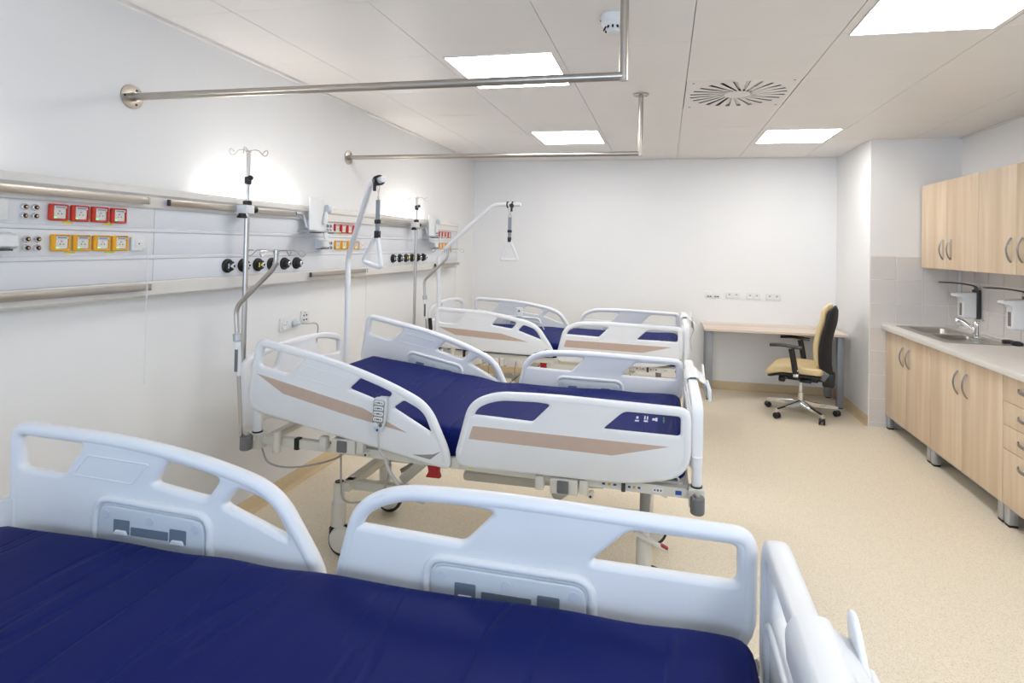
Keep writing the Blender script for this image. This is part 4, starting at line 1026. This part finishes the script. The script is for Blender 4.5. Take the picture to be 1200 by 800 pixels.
# holder hooked over each footboard
def board_holder(i, v0, v1, label):
    flat = FR[i][0]; xf = .137
    t = thing('footboard_holder', label, 'holder', flat(xf + .04, (v0 + v1) / 2, .80), 'white holders hooked over the footboards')
    b = BM()
    path = [(xf - .027, .882), (xf - .029, .925), (xf - .018, .944), (xf, .948), (xf + .022, .946), (xf + .030, .934), (xf + .042, .926), (xf + .056, .918), (xf + .066, .90), (xf + .072, .875), (xf + .074, .855)]
    P2 = [Vector((*p, 0)) for p in path]; sp = spline(P2, 4); th = .005; rs = []
    pts = []
    for k, p in enumerate(sp):
        tng = (sp[min(k + 1, len(sp) - 1)] - sp[max(k - 1, 0)]).normalized(); nn = Vector((-tng.y, tng.x, 0)); pts.append((p + nn * 0, p + nn * th))
    poly = [a for a, c in pts] + [c for a, c in pts][::-1]
    for v in (v0, v1): rs.append([b.verts.new(flat(p.x, v, p.y)) for p in poly])
    n = len(poly)
    for k in range(n): b.faces.new((rs[0][k], rs[0][(k + 1) % n], rs[1][(k + 1) % n], rs[1][k]))
    m_ = len(pts)
    for r_ in rs:
        for k in range(m_ - 1): b.faces.new((r_[k], r_[k + 1], n - 2 - k >= 0 and r_[n - 2 - k], r_[n - 1 - k]))
    obj('saddle', b, 'plastic_bed', t, sharp=32)
    b = BM(); plate(b, rl([(v1 - .10, .84, .01), (v1 + .012, .84, .01), (v1 + .012, .965, .012), (v1 - .012, .972, .012), (v1 - .03, .955, .012)], .01, 4), [], .010, .004, lambda u, v, q: flat(xf + .068 + q - (v - .84) * .08, u, v), 3); obj('upright_tab', b, 'plastic_bed', t, sharp=50)
    b = BM(); plate(b, rl([(v0, .835), (v1, .835), (v1, .895), (v0, .895)], .02, 4), [], .012, .004, lambda u, v, q: flat(xf + .080 + q, u, v), 3); obj('back_plate', b, 'plastic_bed', t)
    pcyl('screw', flat(xf - .033, v1 - .05, .912), flat(xf - .026, v1 - .05, .912), .011, 'plate_grey', t, bev=.002)
board_holder(0, -.12, .17, 'white holder hooked over the nearest footboard, cut by the bottom picture edge')
board_holder(1, -.06, .16, 'white holder hooked over the footboard of the middle bed')
board_holder(2, -.06, .16, 'white holder hooked over the footboard of the far bed')
b = BM(); tube(b, spline([FR[2][0](.20, .10, .93), FR[2][0](.215, .08, .84), FR[2][0](.19, .06, .74), FR[2][0](.20, .02, .66)]), .004, 7)
tag(obj('handset_cable', b, 'cable_grey'), 'thin grey cable hanging from the holder of the far bed', 'cable')

# handset on the near rail of the middle bed
def handset():
    raised = FR[1][1]; flat = FR[1][0]
    t = thing('handset', 'light grey bed control handset with round-ended buttons on the middle bed rail', 'remote', flat(-1.2, -.53, .70))
    vo = -RV - .036
    c0 = Vector((-1.196, .816)); a = R(3)
    def at(u, w_, q): return flat(c0.x + u * math.cos(a) + w_ * math.sin(a), vo + q, c0.y - u * math.sin(a) + w_ * math.cos(a))
    b = BM(); plate(b, rl([(-.031, .062, .02), (.031, .062, .02), (.031, -.03, .02), (.017, -.085, .012), (-.017, -.085, .012), (-.031, -.03, .02)], .02, 5), [], .024, .007, lambda u, w_, q: at(u, w_, q), 3); bd = obj('body', b, 'plate_grey', t, sharp=50)
    b = BM(); plate(b, rl([(-.026, .052), (.026, .052), (.026, -.046), (-.026, -.046)], .008, 4), [], .002, .0005, lambda u, w_, q: at(u, w_, q - .0125), 1); obj('keypad', b, 'grey_metal', bd)
    for k in range(4):
        z = .042 - .0235 * k
        b = BM(); plate(b, rl([(-.022, z - .0085), (.022, z - .0085), (.022, z + .0085), (-.022, z + .0085)], .008, 4), [], .004, .001, lambda u, w_, q: at(u, w_, q - .0145), 2); bt = obj('button', b, 'plastic_white', bd)
        for s in (-1, 1): b = BM(); plate(b, rl([(s * .018, z), (s * .012, z - .004), (s * .012, z + .004)], .001, 2), [], .001, .0002, lambda u, w_, q: at(u, w_, q - .0168), 1); obj('arrow_mark', b, 'dark_plastic', bt)
        b = BM(); plate(b, rl([(-.008, z - .002), (.008, z - .002), (.008, z + .003), (-.008, z + .003)], .001, 2), [], .001, .0002, lambda u, w_, q: at(u, w_, q - .0168), 1); obj('figure_mark', b, 'dark_plastic', bt)
    for u, z, m_, r_ in ((-.012, -.053, 'plastic_white', .0095), (.013, -.053, 'grey_plastic', .0085), (.0, -.075, 'blue_label', .006)):
        pcyl('round_key', at(u, z, -.012), at(u, z, -.0145), r_, m_, bd, n=18, bev=.0006)
    pbox('rail_hook', at(-.02, .05, .013), at(.02, .058, .04), 'plate_grey', bd)
    b = BM(); tube(b, spline([at(0, -.083, 0), at(.006, -.12, -.004), at(.012, -.17, 0), flat(-1.165, -.52, .615)]), .0042, 8); obj('cable', b, 'cable_grey', t)
    b = BM(); P_ = spline([flat(-1.165, -.52, .615), flat(-1.155, -.515, .575), flat(-1.12, -.51, .52), flat(-1.075, -.49, .455), flat(-1.02, -.44, .41)], 14); Q = []
    tube(b, [p for p in P_], .0085, 10)
    for k in range(2, len(P_) - 2): pass
    obj('coiled_cable', b, 'cable_grey', t)
handset()
def handset_far():
    raised = FR[2][1]
    t = thing('handset', 'grey handset hooked over the near rail of the far bed', 'remote', raised(-1.18, -.47, .93))
    b = BM(); plate(b, rl([(-1.205, .925), (-1.155, .925), (-1.150, 1.0), (-1.21, 1.0)], .012, 4), [], .02, .006, lambda u, v, q: raised(u, -RV + .034 + q, v + .012), 3); bd = obj('body', b, 'plate_grey', t)
    b = BM(); tube(b, spline([raised(-1.18, -RV + .034, .925), raised(-1.17, -RV + .06, .87), raised(-1.10, -RV + .07, .90), raised(-1.02, -RV + .09, .885), raised(-.98, -RV + .08, .84)]), .005, 7); obj('cable', b, 'cable_grey', t)
    pcyl('round_key', raised(-1.18, -RV + .023, .985), raised(-1.18, -RV + .02, .985), .008, 'dark_plastic', bd, n=12)
handset_far()

# infusion stands plugged into the beds (bent tube, low)
def bed_drip(x, y, zb_, label):
    t = thing('bed_infusion_stand', label, 'infusion stand', (x, y, zb_), 'bent infusion stands on the beds')
    z = [zb_, 1.02, 1.11, 1.24, 1.47]
    lx = lambda z_: x - .045 * (z_ - zb_) / (1.25 - zb_)        # the stand leans a little towards the wall
    pcyl('lower_tube', (x, y, zb_), (lx(1.04), y, 1.04), .0085, 'steel', t)
    xs = lx(1.0)
    pcyl('sleeve', (lx(.93), y, .93), (lx(1.10), y, 1.10), .0125, 'plastic_white', t, bev=.002)
    pbox('sleeve_label', (xs - .008, y - .0135, .95), (xs + .008, y - .012, 1.05), 'grey_plastic', t)
    pcyl('clamp', (lx(1.085), y, 1.085), (lx(1.12), y, 1.12), .018, 'alu', t, bev=.003)
    p = bend([(lx(1.06), y, 1.06), (lx(1.24), y, 1.24), (x + .155, y, 1.43), (x + .157, y, 1.50)], .035, 8)
    b = BM(); tube(b, p, .0105, 12); obj('bent_tube', b, 'steel', t)
    xt, zt = x + .157, 1.495
    pcyl('hook_hub', (xt, y, zt - .01), (xt, y, zt + .012), .013, 'steel', t, bev=.002)
    for a in (10, 100, 190, 280):
        b = BM(); d = Vector((math.cos(R(a)), math.sin(R(a)), 0)); q = Vector((-d.y, d.x, 0)); c = Vector((xt, y, zt + .004)); u = Vector((0, 0, 1))
        tube(b, spline([c, c + d * .04 + u * .004, c + d * .085 + u * .004, c + d * .105 - u * .012, c + d * .12 - u * .022, c + d * .132 - u * .01, c + d * .122 + u * .003, c + d * .10 + u * .002 + q * .006], 5), .0026, 6); obj('bag_hook', b, 'steel', t)
bed_drip(-1.868, 2.195, .655, 'bent chrome infusion stand at the head corner of the middle bed')
bed_drip(-1.888, 4.255, .66, 'bent chrome infusion stand at the head corner of the far bed')

# lifting poles with triangular grab handles
def lifting_pole(x, y, zb_, ang, label, hl, ha=0, hr=0):
    t = thing('lifting_pole', label, 'lifting pole', (x, y, zb_), 'white lifting poles with grab handles')
    d = Vector((math.cos(ang), math.sin(ang), 0)); o = Vector((x, y, 0)); U = Vector((0, 0, 1))
    P_ = lambda s, z: o + d * s + U * z
    p = bend([P_(0, zb_), P_(-.025, 1.45), P_(.45, 1.88), P_(.68, 1.882)], .055, 8)
    b = BM(); tube(b, p, .0165, 16); obj('pole', b, 'plastic_bed', t, sharp=60)
    pcyl('end_cap', P_(.678, 1.882), P_(.69, 1.882), .0175, 'plastic_bed', t, bev=.003)
    s0 = .60; q = Vector((-d.y, d.x, 0)); c = P_(s0, 1.882)
    k = thing('grab_handle', hl, 'grab handle', c - U * .45, 'triangular grab handles')
    b = BM()
    for ds in (-.022, .022):
        tube(b, [c + d * ds + (q * math.cos(a) + U * math.sin(a)) * .023 for a in [2 * math.pi * i / 16 for i in range(16)]], .006, 8, closed=True)
    cyl(b, c + d * .02 - q * .02 - U * .01, c + d * .02 - q * .034 - U * .01, .018, n=14, bev=.003); cyl(b, c + d * .02 - q * .026 - U * .02, c + d * .02 - q * .026 - U * .06, .009, n=10)
    obj('hanger_clip', b, 'black_plastic', k)
    b = BM(); tube(b, [c + d * -.022 - U * .022, c - U * .085], .003, 6); tube(b, [c + d * .022 - U * .022, c - U * .085], .003, 6)
    tube(b, [c - U * .095 + (d * math.cos(a) + U * math.sin(a)) * .012 for a in [2 * math.pi * i / 12 for i in range(12)]], .003, 6, closed=True); obj('wire_ring', b, 'steel', k)
    b = BM(); hd0 = Vector((math.cos(ha), math.sin(ha), 0)); rot = Matrix((hd0, U.cross(hd0), U)).transposed(); bx(b, c - U * .20, (.03, .006, .19), .002, rot); obj('strap', b, 'strap_grey', k)
    for z_, sz in ((.222, (.036, .016, .022)), (.292, (.03, .022, .04))): b = BM(); bx(b, c - U * z_, sz, .003, rot); obj('buckle', b, 'black_plastic', k)
    tp = c - U * .285
    hd = Vector((math.cos(ha), math.sin(ha), 0)) * math.cos(hr) - U * math.sin(hr); hu = U * math.cos(hr) + Vector((math.cos(ha), math.sin(ha), 0)) * math.sin(hr)
    tri = [tp, tp + hd * .078 - hu * .175, tp - hd * .078 - hu * .175]
    L = []; m = 3
    for i in range(3):
        a, bb, cc = tri[i - 1], tri[i], tri[(i + 1) % 3]; p0 = bb + (a - bb).normalized() * .024; p1 = bb + (cc - bb).normalized() * .024
        for s in range(6): u = s / 5; L.append(p0 * (1 - u) ** 2 + bb * 2 * u * (1 - u) + p1 * u * u)
    b = BM(); tube(b, L, .0105, 10, closed=True); obj('triangle_grip', b, 'plastic_bed', k, sharp=60)
    b = BM(); a, bb = tri[1], tri[2]
    for i in range(9):
        u = .18 + .64 * i / 8; pnt = a * (1 - u) + bb * u; cyl(b, pnt - hd * .0035, pnt + hd * .0035, .0125, n=12, bev=.002)
    obj('grip_ribs', b, 'plastic_bed', k)
lifting_pole(-1.945, 3.165, .60, R(-45), 'white lifting pole at the far head corner of the middle bed', 'grey triangular grab handle hanging over the middle bed', R(-20), R(12))
lifting_pole(-1.865, 4.44, .63, R(0), 'white lifting pole rising from the far bed', 'white triangular grab handle hanging over the far bed')
